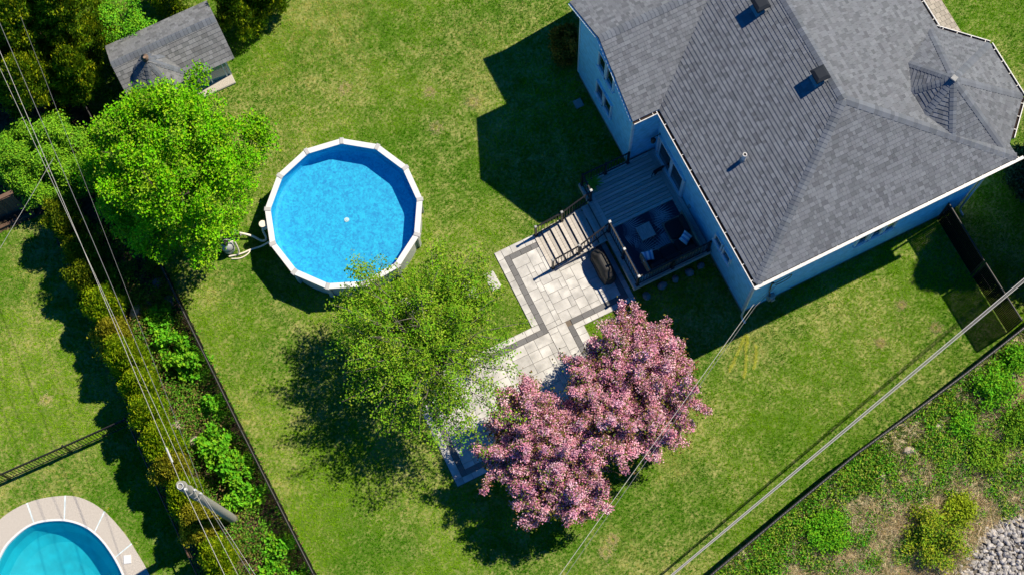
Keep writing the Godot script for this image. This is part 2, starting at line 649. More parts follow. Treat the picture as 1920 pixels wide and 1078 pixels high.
func build_house() -> void:
	var t := thing("house", "large two-storey house with grey shingle roof and pale blue siding", "house", Vector3(7.03, 0, 4.62))
	# --- foundation and walls
	var f := Builder.new()
	f.span(7.07, 16.0, -0.2, 0.32, -8.9, 4.58)
	f.span(5.97, 7.2, -0.2, 0.32, -6.36, -2.34)
	part(t, "foundation", f, M.concrete)
	var full := func(l): return func(_y): return Vector2(0, l)
	var w := Builder.new()
	w.span(7.06, 16.0, 0.3, 4.98, -8.9, 4.59)
	lap_siding(w, Vector3(7.06, 0, -2.3), Vector3(0, 0, 1), Vector3(-1, 0, 0), 0.3, 4.98, full.call(6.9))
	lap_siding(w, Vector3(7.05, 0, 4.59), Vector3(1, 0, 0), Vector3(0, 0, 1), 0.3, 4.98, full.call(8.95))
	part(t, "wall", w, M.siding)
	var gw := Builder.new()
	gw.span(5.96, 7.2, 0.3, 4.9, -6.36, -2.33)
	var rise := func(y):
		var half: float = 99.0 if y < 4.9 else (6.52 - y) / 0.573
		return Vector2(maxf(0.0, 6.38 - 4.78 - half), minf(4.06, 6.38 - 4.78 + half))
	lap_siding(gw, Vector3(5.96, 0, -6.38), Vector3(0, 0, 1), Vector3(-1, 0, 0), 0.3, 6.5, rise)
	lap_siding(gw, Vector3(5.95, 0, -2.33), Vector3(1, 0, 0), Vector3(0, 0, 1), 0.3, 4.95, full.call(1.15))
	# closing triangle behind the siding of the gable
	gw.quad(Vector3(5.97, 4.85, -6.36), Vector3(5.97, 4.85, -2.34), Vector3(5.97, 5.3, -2.7), Vector3(5.97, 6.52, -4.78), Vector3(-1, 0, 0))
	part(t, "wall", gw, M.siding)
	for p in [[5.945, -6.385], [5.945, -2.315], [7.04, 4.605], [16.0, 4.605]]:
		var cb := Builder.new()
		cb.span(p[0] - 0.012, p[0] + 0.07, 0.31, 4.93, p[1] - 0.07, p[1] + 0.012)
		part(t, "corner_board", cb, M.white_trim)
	var tw := Builder.new()
	var ring := []
	for y in [0.0, 5.0]:
		var r := []
		for k in 8:
			var a := TAU * (k + 0.5) / 8.0
			r.append(Vector3(15.3 + cos(a) * 2.35, y, 1.94 + sin(a) * 2.35))
		ring.append(r)
	tw.loft(ring, true, true)
	part(t, "bay_wall", tw, M.siding)
	# --- roof
	var deck := Builder.new()
	var tabs := []
	var pal := [Color(0.22, 0.24, 0.277), Color(0.203, 0.221, 0.256), Color(0.164, 0.179, 0.207)]
	var wv := Vector3(4.97, RIDGE - EAVE, 0)
	var wl := wv.length()
	lay_shingles(tabs, deck, Vector3(6.8, EAVE, 4.86), Vector3(0, 0, -1), wv / wl, [Vector2(0, 0), Vector2(13.86, 0), Vector2(13.86, wl), Vector2(3.83, wl)], pal)
	var ev := Vector3(-5.03, RIDGE - EAVE, 0)
	var el := ev.length()
	lay_shingles(tabs, deck, Vector3(16.8, EAVE, 4.86), Vector3(0, 0, -1), ev / el, [Vector2(0, 0), Vector2(13.86, 0), Vector2(13.86, el), Vector2(3.83, el)], pal)
	var sv := Vector3(0, RIDGE - EAVE, -3.83)
	var sl := sv.length()
	lay_shingles(tabs, deck, Vector3(6.8, EAVE, 4.86), Vector3(1, 0, 0), sv / sl, [Vector2(0, 0), Vector2(10, 0), Vector2(4.97, sl)], pal)
	var gv := Vector3(0, 1.58, -2.65)
	var gl := gv.length()
	lay_shingles(tabs, deck, Vector3(5.78, EAVE, -2.13), Vector3(1, 0, 0), gv / gl, [Vector2(0, 0), Vector2(1.02, 0), Vector2(4.45, gl), Vector2(0, gl)], pal)
	var hv := Vector3(0, 1.25, 2.17)
	var hl := hv.length()
	lay_shingles(tabs, deck, Vector3(5.78, 5.40, -6.95), Vector3(1, 0, 0), hv / hl, [Vector2(0, 0), Vector2(1.74, 0), Vector2(4.45, hl), Vector2(0, hl)], pal)
	var apex := Vector3(15.48, 7.05, 1.94)
	var corners := []
	for k in 8:
		var a := TAU * (k + 0.5) / 8.0
		corners.append(Vector3(15.48, EAVE, 1.94) + Vector3(cos(a), 0, sin(a)) * 2.62 / cos(PI / 8.0))
	var faces := []
	for k in 8:
		var a: Vector3 = corners[k]
		var b: Vector3 = corners[(k + 1) % 8]
		var u := (b - a).normalized()
		var mid := (a + b) * 0.5
		var up := apex - mid
		var l := up.length()
		lay_shingles(tabs, deck, a, u, up / l, [Vector2(0, 0), Vector2(a.distance_to(b), 0), Vector2(a.distance_to(b) * 0.5, l)], pal)
		var nn := u.cross(up).normalized()
		faces.append(nn if nn.y > 0 else -nn)
	var roof := part(t, "roof", deck, M.roof_deck)
	finish_shingles(t, roof, tabs)
	var caps := Builder.new()
	var nw := Vector3(-wv.y, wv.x, 0).normalized()
	var ne := Vector3(wv.y, 5.03, 0).normalized()
	var ns := Vector3(0, 3.83, 2.33).normalized()
	var top := Vector3(11.77, RIDGE, 1.03)
	lay_caps(caps, top, Vector3(11.77, RIDGE, -9.0), nw, ne)
	lay_caps(caps, Vector3(6.82, EAVE, 4.84), top, nw, ns)
	lay_caps(caps, Vector3(16.78, EAVE, 4.84), top, ne, ns)
	lay_caps(caps, Vector3(5.78, 6.65, -4.78), Vector3(10.25, 6.65, -4.78), Vector3(0, 2.65, 1.58).normalized(), Vector3(0, 2.17, -1.25).normalized())
	for k in 8:
		lay_caps(caps, corners[k], apex, faces[k], faces[(k + 7) % 8], 0.12)
	part(t, "ridge_caps", caps, M.shingle, roof).set_meta("kind", "stuff")
	var fin := Builder.new()
	fin.slab(apex + Vector3(0, 0.06, 0), Vector3(0.2, 0.05, 0.2), 0.015, Basis(Vector3.UP, 0.4))
	part(t, "apex_cap", fin, M.lead, roof)
	# --- fascia and soffit
	var fa := Builder.new()
	fa.span(6.81, 16.78, 4.93, 4.95, -8.95, 4.85)
	fa.span(6.8, 6.825, 4.93, 5.06, -2.1, 4.86)
	fa.span(6.83, 16.79, 4.93, 5.06, 4.835, 4.86)
	fa.span(16.76, 16.79, 4.93, 5.06, -8.9, 4.83)
	fa.span(5.8, 6.8, 4.9, 5.05, -2.16, -2.135)
	fa.span(5.8, 6.8, 4.9, 4.92, -2.3, -2.165)
	var lo := 5.0
	fa.bar(Vector3(5.80, 5.34, -6.93), Vector3(5.80, 6.56, -4.79), 0.03, 0.17, Vector3(1, 0, 0))
	fa.bar(Vector3(5.80, lo, -2.15), Vector3(5.80, 6.56, -4.77), 0.03, 0.17, Vector3(1, 0, 0))
	fa.bar(Vector3(5.8, 5.3, -6.94), Vector3(7.3, 5.3, -6.94), 0.03, 0.16)
	fa.quad(Vector3(5.8, 5.24, -6.93), Vector3(7.3, 5.24, -6.93), Vector3(7.3, 5.24, -6.38), Vector3(5.8, 5.24, -6.38), Vector3.DOWN)
	var so := []
	for y in [4.9, 5.03]:
		var r := []
		for k in 8:
			var a := TAU * (k + 0.5) / 8.0
			r.append(Vector3(15.48 + cos(a) * 2.8, y, 1.94 + sin(a) * 2.8))
		so.append(r)
	fa.loft(so, true, true)
	part(t, "fascia", fa, M.white_trim)
	gutter(t, Vector3(6.80, 5.05, 4.975), Vector3(6.80, 5.05, -2.1), Vector3(-1, 0, 0), 0.62)
	gutter(t, Vector3(6.69, 5.05, 4.86), Vector3(17.0, 5.05, 4.86), Vector3(0, 0, 1), 0.7, true)
	gutter(t, Vector3(5.78, 5.04, -2.135), Vector3(6.69, 5.04, -2.135), Vector3(0, 0, 1), 0.5)
	gutter(t, Vector3(16.8, 5.05, -0.45), Vector3(16.8, 5.05, -8.9), Vector3(1, 0, 0), 0.75)
	for k in [7, 0, 1]:
		var a: Vector3 = corners[(k + 7) % 8]
		var b: Vector3 = corners[k]
		if k == 7: a = a.lerp(b, 0.12)
		if k == 1: b = a.lerp(b, 0.72)
		var out := ((a + b) * 0.5 - Vector3(15.48, EAVE, 1.94)).normalized()
		gutter(t, a - Vector3(0, 0.02, 0), b - Vector3(0, 0.02, 0), out, 0.5)
	# --- downspouts
	for s in [[6.92, 4.74], [16.03, 4.72]]:
		var d := Builder.new()
		d.tube([Vector3(s[0] - 0.12, 4.94, s[1] + 0.17), Vector3(s[0] - 0.02, 4.7, s[1] + 0.02), Vector3(s[0], 4.55, s[1]), Vector3(s[0], 0.35, s[1]), Vector3(s[0] + 0.02, 0.15, s[1] + 0.05), Vector3(s[0] + 0.06, 0.05, s[1] + 0.24)], [0.04, 0.04, 0.04, 0.04, 0.04, 0.045], 8)
		part(t, "downspout", d, M.white_metal)
	# --- windows and doors
	for h in [[4.68, 1.14], [2.16, 1.04]]:
		for z in [-4.63, -4.03]:
			window(t, Vector3(5.945, h[0], z), Vector3(-1, 0, 0), 0.45, h[1], false)
	for z in [2.38, 2.98]:
		window(t, Vector3(7.045, 2.4, z), Vector3(-1, 0, 0), 0.4, 0.58, false)
	for x in [11.42, 11.98, 12.53]:
		window(t, Vector3(x, 2.84, 4.605), Vector3(0, 0, 1), 0.38, 0.86, false)
	var head := Builder.new()
	head.span(11.1, 12.84, 3.38, 3.44, 4.6, 4.68)
	part(t, "window_head", head, M.white_trim)
	var dr := Builder.new()
	for z in [-2.06, -0.17]:
		dr.span(6.96, 7.06, 0.72, 2.42, z - 0.05, z + 0.05)
	dr.span(6.96, 7.06, 2.32, 2.42, -2.0, -0.22)
	dr.span(6.93, 7.06, 0.715, 0.775, -2.0, -0.22)
	dr.span(6.98, 7.05, 0.78, 2.31, -1.11, -1.05)
	for z in [-1.94, -1.14, -1.02, -0.27]:
		dr.span(6.985, 7.045, 0.78, 2.31, z - 0.03, z + 0.03)
	var door := part(t, "sliding_door", dr, M.white_trim)
	for z in [[-1.91, -1.17], [-0.99, -0.30]]:
		var g := Builder.new()
		g.span(7.01, 7.025, 0.785, 2.305, z[0], z[1])
		part(t, "pane", g, M.glass, door)
	var hd := Builder.new()
	hd.span(6.95, 6.98, 1.35, 1.6, -1.17, -1.14)
	part(t, "handle", hd, M.black_metal, door)
	# --- electric meter with conduit on the long wall
	var me := Builder.new()
	me.slab(Vector3(8.08, 0.85, 4.69), Vector3(0.26, 0.4, 0.16), 0.02)
	me.tube([Vector3(8.08, 0.9, 4.76), Vector3(8.08, 0.9, 4.86)], [0.085, 0.085], 12)
	part(t, "electric_meter", me, M.grey_metal)
	var co := Builder.new()
	co.tube([Vector3(8.02, 1.05, 4.67), Vector3(7.86, 1.9, 4.67), Vector3(7.8, 3.1, 4.67), Vector3(7.8, 3.2, 4.72)], [0.028, 0.028, 0.028, 0.035], 8)
	part(t, "conduit", co, M.black_metal)
	var lp := Builder.new()
	var loop := smooth_path([Vector3(7.8, 3.2, 4.74), Vector3(8.0, 3.5, 4.8), Vector3(8.35, 3.75, 4.82), Vector3(8.3, 3.45, 4.84), Vector3(8.0, 3.2, 4.82), Vector3(7.82, 3.22, 4.8)], 5)
	var rad := []
	for p in loop: rad.append(0.013)
	lp.tube(loop, rad, 6)
	part(t, "wire_loop", lp, M.black_metal)
	# --- roof vents and plumbing pipe
	for p in [Vector3(11.45, 0, -0.02), Vector3(11.0, 0, -3.2)]:
		var y: float = EAVE + (p.x - 6.8) * 0.469
		var b := Basis(Vector3(0, 0, 1), atan(0.469))
		var o := Vector3(p.x, y, p.z)
		var v := Builder.new()
		v.box(o + Vector3(0, 0.14, 0), Vector3(0.3, 0.36, 0.32))
		part(t, "roof_vent", v, M.vent_dark)
		var cap := Builder.new()
		var r0 := []
		for e in [[0.25, 0.30], [0.25, 0.36], [0.16, 0.44]]:
			r0.append([o + Vector3(-e[0], e[1], -e[0]), o + Vector3(e[0], e[1], -e[0]), o + Vector3(e[0], e[1], e[0]), o + Vector3(-e[0], e[1], e[0])])
		cap.loft(r0, true, true)
		part(t, "vent_cap", cap, M.vent_cap)
		var fl := Builder.new()
		fl.box(o + Vector3(-0.02, 0.022, 0), Vector3(0.5, 0.012, 0.48), b)
		part(t, "flashing", fl, M.lead)
	var pp := Builder.new()
	var py := EAVE + (8.3 - 6.8) * 0.469
	var prof := []
	for e in [[0.075, -0.05], [0.075, 0.46], [0.05, 0.46], [0.05, 0.2]]:
		var r := []
		for k in 14: r.append(Vector3(8.3 + cos(TAU * k / 14) * e[0], py + e[1], 0.97 + sin(TAU * k / 14) * e[0]))
		prof.append(r)
	pp.loft([prof[0], prof[1]], false, true)
	pp.loft([prof[1], prof[2]], false, true)
	part(t, "vent_pipe", pp, M.white_metal)
	var pi := Builder.new()
	pi.tube([Vector3(8.3, py, 0.97), Vector3(8.3, py + 0.4, 0.97)], [0.049, 0.049], 12)
	part(t, "pipe_bore", pi, M.vent_dark)
	var pc := Builder.new()
	pc.tube([Vector3(8.3, py - 0.05, 0.97), Vector3(8.3, py + 0.06, 0.97)], [0.14, 0.085], 14)
	part(t, "pipe_collar", pc, M.lead)
	# wall fitting beside the deck
	var wf := Builder.new()
	wf.span(6.97, 7.05, 1.02, 1.14, 0.36, 0.48)
	part(t, "outlet_box", wf, M.grey_metal)

# ------------------------------------------------------------------ deck, stairs, railings
const DECK := 0.70

func railing(root: Node3D, posts: Array, caps: Array, height: float, skip_first := false, skip_last := false) -> void:
	# posts are points on the walking surface
	for k in posts.size():
		if (k == 0 and skip_first) or (k == posts.size() - 1 and skip_last): continue
		var p: Vector3 = posts[k]
		var b := Builder.new()
		b.box(p + Vector3(0, height * 0.5, 0), Vector3(0.075, height, 0.075))
		b.slab(p + Vector3(0, 0.02, 0), Vector3(0.13, 0.04, 0.13), 0.012)
		var o := part(root, "post", b, M.black_metal)
		if caps[k] > 0:
			var c := Builder.new()
			c.slab(p + Vector3(0, height + 0.02, 0), Vector3(0.095, 0.045, 0.095), 0.016)
			part(root, "post_cap", c, M.white_metal if caps[k] == 1 else M.grey_metal, o)
	for k in posts.size() - 1:
		var a: Vector3 = posts[k]
		var d: Vector3 = posts[k + 1]
		var r := Builder.new()
		r.bar(a + Vector3(0, height - 0.06, 0), d + Vector3(0, height - 0.06, 0), 0.05, 0.035)
		part(root, "top_rail", r, M.black_metal)
		var l := Builder.new()
		l.bar(a + Vector3(0, 0.09, 0), d + Vector3(0, 0.09, 0), 0.038, 0.03)
		part(root, "bottom_rail", l, M.black_metal)
		var count := int(a.distance_to(d) / 0.115)
		for q in range(1, count):
			var m := a.lerp(d, float(q) / count)
			var b := Builder.new()
			b.box(m + Vector3(0, (height - 0.06 + 0.09) * 0.5, 0), Vector3(0.018, height - 0.17, 0.018))
			part(root, "baluster", b, M.black_metal)

func build_deck() -> void:
	var t := thing("deck", "raised weathered wooden deck with black railings against the house", "deck", Vector3(3.88, 0, 2.18))
	var fr := Builder.new()
	fr.span(3.91, 6.98, 0.45, 0.665, 2.1, 2.14)
	fr.span(3.9, 3.94, 0.45, 0.665, -2.24, 2.1)
	fr.span(3.94, 5.9, 0.45, 0.665, -2.26, -2.22)
	for x in [4.4, 4.9, 5.4, 5.9, 6.4, 6.9]:
		fr.span(x - 0.02, x + 0.02, 0.5, 0.664, -2.2, 2.1)
	part(t, "joists", fr, M.deck_frame)
	for p in [[4.0, -2.1], [4.0, 2.02], [6.8, 2.02], [5.4, 2.02], [4.0, 0.0]]:
		var b := Builder.new()
		b.span(p[0] - 0.07, p[0] + 0.07, -0.1, 0.45, p[1] - 0.07, p[1] + 0.07)
		part(t, "support_post", b, M.deck_frame)
	# planks along x, border boards along z at both ends
	var z := -2.26
	var k := 0
	while z < 2.17:
		var w := minf(0.138, 2.18 - z)
		var x1 := 6.72
		var b := Builder.new()
		b.slab(Vector3((4.18 + x1) * 0.5, 0.685, z + w * 0.5), Vector3(x1 - 4.18, 0.03, w - 0.016), 0.005)
		part(t, "plank", b, M["deck_%d" % (k % 4)])
		z += 0.138
		k += 1
	for x in [3.885, 4.033, 6.727, 6.875]:
		var b := Builder.new()
		b.slab(Vector3(x + 0.071, 0.686, -0.04), Vector3(0.141, 0.03, 4.43), 0.004)
		part(t, "border_plank", b, M["deck_%d" % (k % 4)])
		k += 1
	var fb := Builder.new()
	fb.span(3.86, 3.884, 0.44, 0.69, -2.27, 2.2)
	fb.span(3.884, 7.0, 0.44, 0.69, 2.181, 2.205)
	fb.span(3.884, 5.9, 0.44, 0.69, -2.285, -2.263)
	part(t, "fascia_board", fb, M.deck_1)
	# stairs
	var run := 0.329
	var rise := DECK / 8.0
	for s in 7:
		var x := 1.58 + run * s
		var h := rise * (s + 1)
		for q in 2:
			var b := Builder.new()
			b.slab(Vector3(x + 0.074 + q * 0.152, h - 0.016, -0.665), Vector3(0.144, 0.032, 1.57), 0.005)
			part(t, "stair_tread", b, M["deck_%d" % ((s * 2 + q) % 4)])
		var r := Builder.new()
		r.span(x + 0.03, x + 0.045, h - rise, h - 0.033, -1.43, 0.1)
		part(t, "stair_riser", r, M.riser_shade)
	var r2 := Builder.new()
	r2.span(3.82, 3.855, 0.62, 0.68, -1.43, 0.1)
	part(t, "stair_riser", r2, M.deck_frame)
	for e in [-1.41, 0.09]:
		var b := Builder.new()
		b.bar(Vector3(1.64, 0.02, e), Vector3(3.85, 0.6, e), 0.04, 0.13)
		part(t, "stringer", b, M.deck_1)
	# railings
	railing(t, [Vector3(4.03, DECK, -0.16), Vector3(4.03, DECK, 0.98), Vector3(4.03, DECK, 2.11)], [1, 1, 1], 1.08)
	railing(t, [Vector3(4.03, DECK, 2.11), Vector3(5.45, DECK, 2.11), Vector3(6.92, DECK, 2.11)], [0, 0, 0], 1.08, true)
	railing(t, [Vector3(3.97, DECK, -1.52), Vector3(3.97, DECK, -2.2), Vector3(4.93, DECK, -2.2), Vector3(5.86, DECK, -2.2)], [1, 0, 0, 0], 1.08)
	for e in [[-1.38, -1.52], [0.03, -0.16]]:
		var a := Vector3(1.66, rise, e[0])
		var m := Vector3(2.72, rise * 4.0, e[0])
		var d := Vector3(3.97 if e[0] < -1.0 else 4.03, DECK, e[1])
		railing(t, [a, m, d], [2, 2, 0], 1.0, false, true)

func cushion(b: Builder, at: Vector3, size: Vector3, turn := 0.0, puff := 1.0, tilt := 0.0) -> void:
	var bs := Basis(Vector3.UP, turn) * Basis(Vector3.RIGHT, tilt)
	var rings := []
	for y in [-0.5, -0.38, -0.15, 0.15, 0.38, 0.5]:
		var f: float = sqrt(maxf(0.0, 1.0 - pow(absf(y) * 1.9, 4.0))) if absf(y) < 0.5 else 0.0
		f = lerpf(0.8, 1.0, f) if absf(y) < 0.49 else 0.74
		var r := []
		for k in 24:
			var a := TAU * k / 24.0
			var q := Vector2(signf(cos(a)) * pow(absf(cos(a)), 0.35), signf(sin(a)) * pow(absf(sin(a)), 0.35))
			r.append(at + bs * Vector3(q.x * size.x * 0.5 * f, y * size.y * puff, q.y * size.z * 0.5 * f))
		rings.append(r)
	b.loft(rings)

func build_deck_things() -> void:
	# rug with a palm-leaf print
	var img := Image.create(512, 448, false, Image.FORMAT_RGB8)
	img.fill(lin(0.022, 0.03, 0.055))
	var pale := lin(0.3, 0.33, 0.38)
	var leaves := [[0.05, 0.1, 0.35, 0.52], [0.52, 0.12, 0.1, 0.5], [0.95, 0.25, 2.7, 0.55], [0.1, 0.62, -0.2, 0.5], [0.62, 0.95, -1.9, 0.55], [0.25, 0.98, -1.2, 0.42], [0.97, 0.8, 3.5, 0.5], [0.45, 0.5, 0.9, 0.4]]
	for l in leaves:
		for s in range(-9, 10):
			var a: float = l[2] + s * 0.115
			var r0: float = 26.0 + absf(s) * 1.5
			var r1: float = l[3] * 470.0 * (1.0 - absf(s) * 0.035)
			var q := r0
			while q < r1:
				var w: float = 4.6 * sin(PI * clampf((q - r0) / (r1 - r0), 0.04, 0.96))
				var x := int(l[0] * 512 + cos(a) * q)
				var y := int(l[1] * 448 + sin(a) * q)
				for e in range(-int(w), int(w) + 1):
					var px := x + int(-sin(a) * e)
					var pyy := y + int(cos(a) * e)
					if px >= 0 and px < 512 and pyy >= 0 and pyy < 448: img.set_pixel(px, pyy, pale)
				q += 1.0
	var rm := StandardMaterial3D.new()
	rm.albedo_texture = ImageTexture.create_from_image(img)
	rm.roughness = 0.95
	var rb := Builder.new()
	rb.quad(Vector3(4.28, 0.715, -0.17), Vector3(6.66, 0.715, -0.17), Vector3(6.66, 0.715, 1.92), Vector3(4.28, 0.715, 1.92), Vector3.UP)
	var rug := thing("outdoor_rug", "dark blue outdoor rug with pale palm leaf print on the deck", "rug", Vector3(4.28, 0.7, -0.17))
	part(rug, "woven_face", rb, rm)
	var edge := Builder.new()
	edge.span(4.28, 6.66, 0.702, 0.713, -0.17, 1.92)
	part(rug, "backing", edge, M.rug_edge)
	# coffee table
	var t := thing("coffee_table", "square pale grey coffee table on the palm leaf rug", "table", Vector3(5.16, DECK, 0.55))
	var b := Builder.new()
	b.slab(Vector3(5.16, 1.06, 0.55), Vector3(0.56, 0.05, 0.56), 0.012)
	part(t, "table_top", b, M.table_top)
	for x in [-0.22, 0.22]:
		for z in [-0.22, 0.22]:
			var l := Builder.new()
			l.span(5.16 + x - 0.025, 5.16 + x + 0.025, 0.717, 1.035, 0.55 + z - 0.025, 0.55 + z + 0.025)
			part(t, "leg", l, M.table_top)
	# sectional sofa: long seat by the rail, short return by the wall
	var s := thing("sectional_sofa", "dark cushioned corner sofa with wooden frame in the deck corner", "sofa", Vector3(5.5, DECK, 1.6))
	var fr := Builder.new()
	fr.span(4.62, 6.6, 0.8, 0.9, 1.3, 1.98)
	fr.span(5.85, 6.6, 0.8, 0.9, 0.5, 1.29)
	for p in [[4.66, 1.34], [4.66, 1.94], [6.55, 1.94], [6.55, 0.54], [5.9, 0.54]]:
		fr.span(p[0] - 0.035, p[0] + 0.035, 0.716, 0.8, p[1] - 0.035, p[1] + 0.035)
	fr.span(4.56, 4.62, 0.72, 1.28, 1.24, 2.0)
	fr.span(4.62, 6.62, 0.9, 1.34, 1.985, 2.03)
	fr.span(6.6, 6.65, 0.72, 1.34, 0.5, 1.98)
	part(s, "frame", fr, M.sofa_wood)
	for c in [[4.95, 1.62, 0.62, 0.6], [5.56, 1.62, 0.6, 0.6], [6.2, 1.62, 0.66, 0.6], [6.2, 0.92, 0.66, 0.72]]:
		var q := Builder.new()
		cushion(q, Vector3(c[0], 0.98, c[1]), Vector3(c[2], 0.16, c[3]))
		part(s, "seat_cushion", q, M.dark_fabric)
	for c in [[4.95, 1.9, 0.6, 0.16], [5.56, 1.9, 0.58, 0.16], [6.18, 1.9, 0.6, 0.16], [6.51, 0.95, 0.16, 0.66]]:
		var q := Builder.new()
		cushion(q, Vector3(c[0], 1.24, c[1]), Vector3(c[2], 0.36, c[3]), 0.0, 1.0)
		part(s, "back_cushion", q, M.dark_fabric)
	for p in [[Vector3(6.3, 1.22, 1.45), 0.55, "blue and white striped pillow in the sofa corner by the wall"], [Vector3(4.77, 1.2, 1.44), -0.2, "blue and white striped pillow at the railing end of the sofa"]]:
		var o := thing("throw_pillow", p[2], "pillow", p[0] - Vector3(0, 0.16, 0), "striped pillows on the sofa")
		var bs := Basis(Vector3.UP, p[1]) * Basis(Vector3.RIGHT, 0.45)
		for q in 5:
			var st := Builder.new()
			var rings := []
			for e in 2:
				var u: float = -0.5 + (q + e) / 5.0
				var r := []
				for k in 20:
					var a := TAU * k / 20.0
					var corner: float = lerpf(1.0, 0.86, cos(u * PI))
					var fat: float = 0.075 * cos(u * PI * 0.92)
					var zz: float = signf(cos(a)) * pow(absf(cos(a)), 0.6) * 0.19 * corner
					r.append(p[0] + bs * Vector3(u * 0.4, sin(a) * fat + 0.012 * signf(sin(a)), zz))
				rings.append(r)
			st.loft(rings, q == 0 or q == 4)
			part(o, "stripe", st, M.pillow_white if q % 2 == 0 else M.pillow_blue)
	# potted fern
	var fp := thing("potted_fern", "potted fern behind the railing by the stair top", "plant", Vector3(4.3, DECK, -1.95))
	var pot := Builder.new()
	var pr := []
	for e in [[0.10, 0.0], [0.14, 0.24], [0.15, 0.25], [0.15, 0.29], [0.13, 0.29], [0.12, 0.24]]:
		var r := []
		for k in 18: r.append(Vector3(cos(TAU * k / 18) * e[0], e[1], sin(TAU * k / 18) * e[0]))
		pr.append(r)
	pot.loft(pr)
	piece(fp, "pot", pot.mesh(), M.black_metal)
	var fern := Builder.new()
	for k in 44:
		var a := rng.randf() * TAU
		var len := rng.randf_range(0.25, 0.42)
		var up := rng.randf_range(0.35, 1.0)
		fern.col = Color(0.13, 0.32, 0.03) * rng.randf_range(0.7, 1.3)
		for q in 9:
			var f := q / 9.0
			var p := Vector3(cos(a) * len * f, 0.28 + len * up * (f - f * f * 0.75), sin(a) * len * f)
			var side := Vector3(-sin(a), 0, cos(a)) * 0.075 * (1.0 - f * 0.8)
			var fwd := Vector3(cos(a), 0.1, sin(a)) * 0.03
			fern.tri(p, p + side + fwd, p + fwd * 1.2, Vector3.UP)
			fern.tri(p, p - side + fwd, p + fwd * 1.2, Vector3.UP)
	piece(fp, "fronds", fern.mesh(), M.leaf)
	# hanging lantern on its wall bracket
	var la := thing("hanging_lantern", "small black lantern hanging from a bracket beside the sliding door", "lantern", Vector3(6.78, 1.95, -2.12))
	var br := Builder.new()
	br.bar(Vector3(7.04, 2.42, -2.12), Vector3(6.78, 2.42, -2.12), 0.018, 0.025)
	br.bar(Vector3(7.035, 2.2, -2.12), Vector3(6.9, 2.42, -2.12), 0.016, 0.016)
	br.span(7.02, 7.045, 2.16, 2.46, -2.15, -2.09)
	part(la, "bracket", br, M.black_metal)
	var lb := Builder.new()
	var lr := []
	for e in [[0.06, 1.95], [0.085, 1.97], [0.09, 2.14], [0.1, 2.16], [0.05, 2.22], [0.02, 2.25]]:
		var r := []
		for k in 12: r.append(Vector3(6.78 + cos(TAU * k / 12) * e[0], e[1], -2.12 + sin(TAU * k / 12) * e[0]))
		lr.append(r)
	lb.loft(lr)
	part(la, "body", lb, M.black_metal)
	var lh := Builder.new()
	var ringp := []
	var ringr := []
	for k in 13:
		ringp.append(Vector3(6.78 + sin(TAU * k / 12) * 0.035, 2.32 + cos(TAU * k / 12) * 0.09, -2.12))
		ringr.append(0.007)
	lh.tube(ringp, ringr, 5, false)
	part(la, "handle", lh, M.black_metal)
	build_cat()

# the cat: tapered capsules blended and meshed as one surface
func build_cat() -> void:
	var o := thing("cat", "black cat standing on the deck in front of the sliding door", "cat", Vector3(6.68, DECK, -1.38))
	var j := [
		[Vector3(-0.13, 0.2, 0), Vector3(0.12, 0.21, 0), 0.068, 0.062], [Vector3(0.12, 0.22, 0), Vector3(0.2, 0.275, 0.01), 0.05, 0.038],
		[Vector3(0.21, 0.285, 0.012), Vector3(0.25, 0.275, 0.016), 0.047, 0.03], [Vector3(0.25, 0.268, 0.016), Vector3(0.278, 0.262, 0.018), 0.022, 0.014],
		[Vector3(-0.12, 0.17, 0.04), Vector3(-0.15, 0.1, 0.045), 0.045, 0.024], [Vector3(-0.15, 0.1, 0.045), Vector3(-0.165, 0.055, 0.045), 0.022, 0.016], [Vector3(-0.165, 0.055, 0.045), Vector3(-0.14, 0.016, 0.045), 0.015, 0.016],
		[Vector3(-0.12, 0.17, -0.04), Vector3(-0.13, 0.1, -0.045), 0.045, 0.024], [Vector3(-0.13, 0.1, -0.045), Vector3(-0.14, 0.055, -0.045), 0.022, 0.016], [Vector3(-0.14, 0.055, -0.045), Vector3(-0.11, 0.016, -0.045), 0.015, 0.016],
		[Vector3(0.11, 0.17, 0.035), Vector3(0.115, 0.09, 0.036), 0.034, 0.018], [Vector3(0.115, 0.09, 0.036), Vector3(0.13, 0.016, 0.036), 0.016, 0.016],
		[Vector3(0.1, 0.17, -0.035), Vector3(0.085, 0.09, -0.036), 0.034, 0.018], [Vector3(0.085, 0.09, -0.036), Vector3(0.09, 0.016, -0.036), 0.016, 0.016],
		[Vector3(-0.17, 0.235, 0), Vector3(-0.26, 0.26, 0.02), 0.02, 0.016], [Vector3(-0.26, 0.26, 0.02), Vector3(-0.33, 0.24, 0.07), 0.016, 0.015], [Vector3(-0.33, 0.24, 0.07), Vector3(-0.36, 0.26, 0.13), 0.015, 0.011],
		[Vector3(0.215, 0.32, 0.032), Vector3(0.212, 0.35, 0.038), 0.014, 0.004], [Vector3(0.218, 0.32, -0.01), Vector3(0.215, 0.35, -0.016), 0.014, 0.004]]
	piece(o, "body", blob(j, Vector3(-0.4, -0.01, -0.1), Vector3(0.31, 0.38, 0.17), 0.012, 0.02), M.cat_fur, Vector3.ZERO, Basis(Vector3.UP, 0.12))

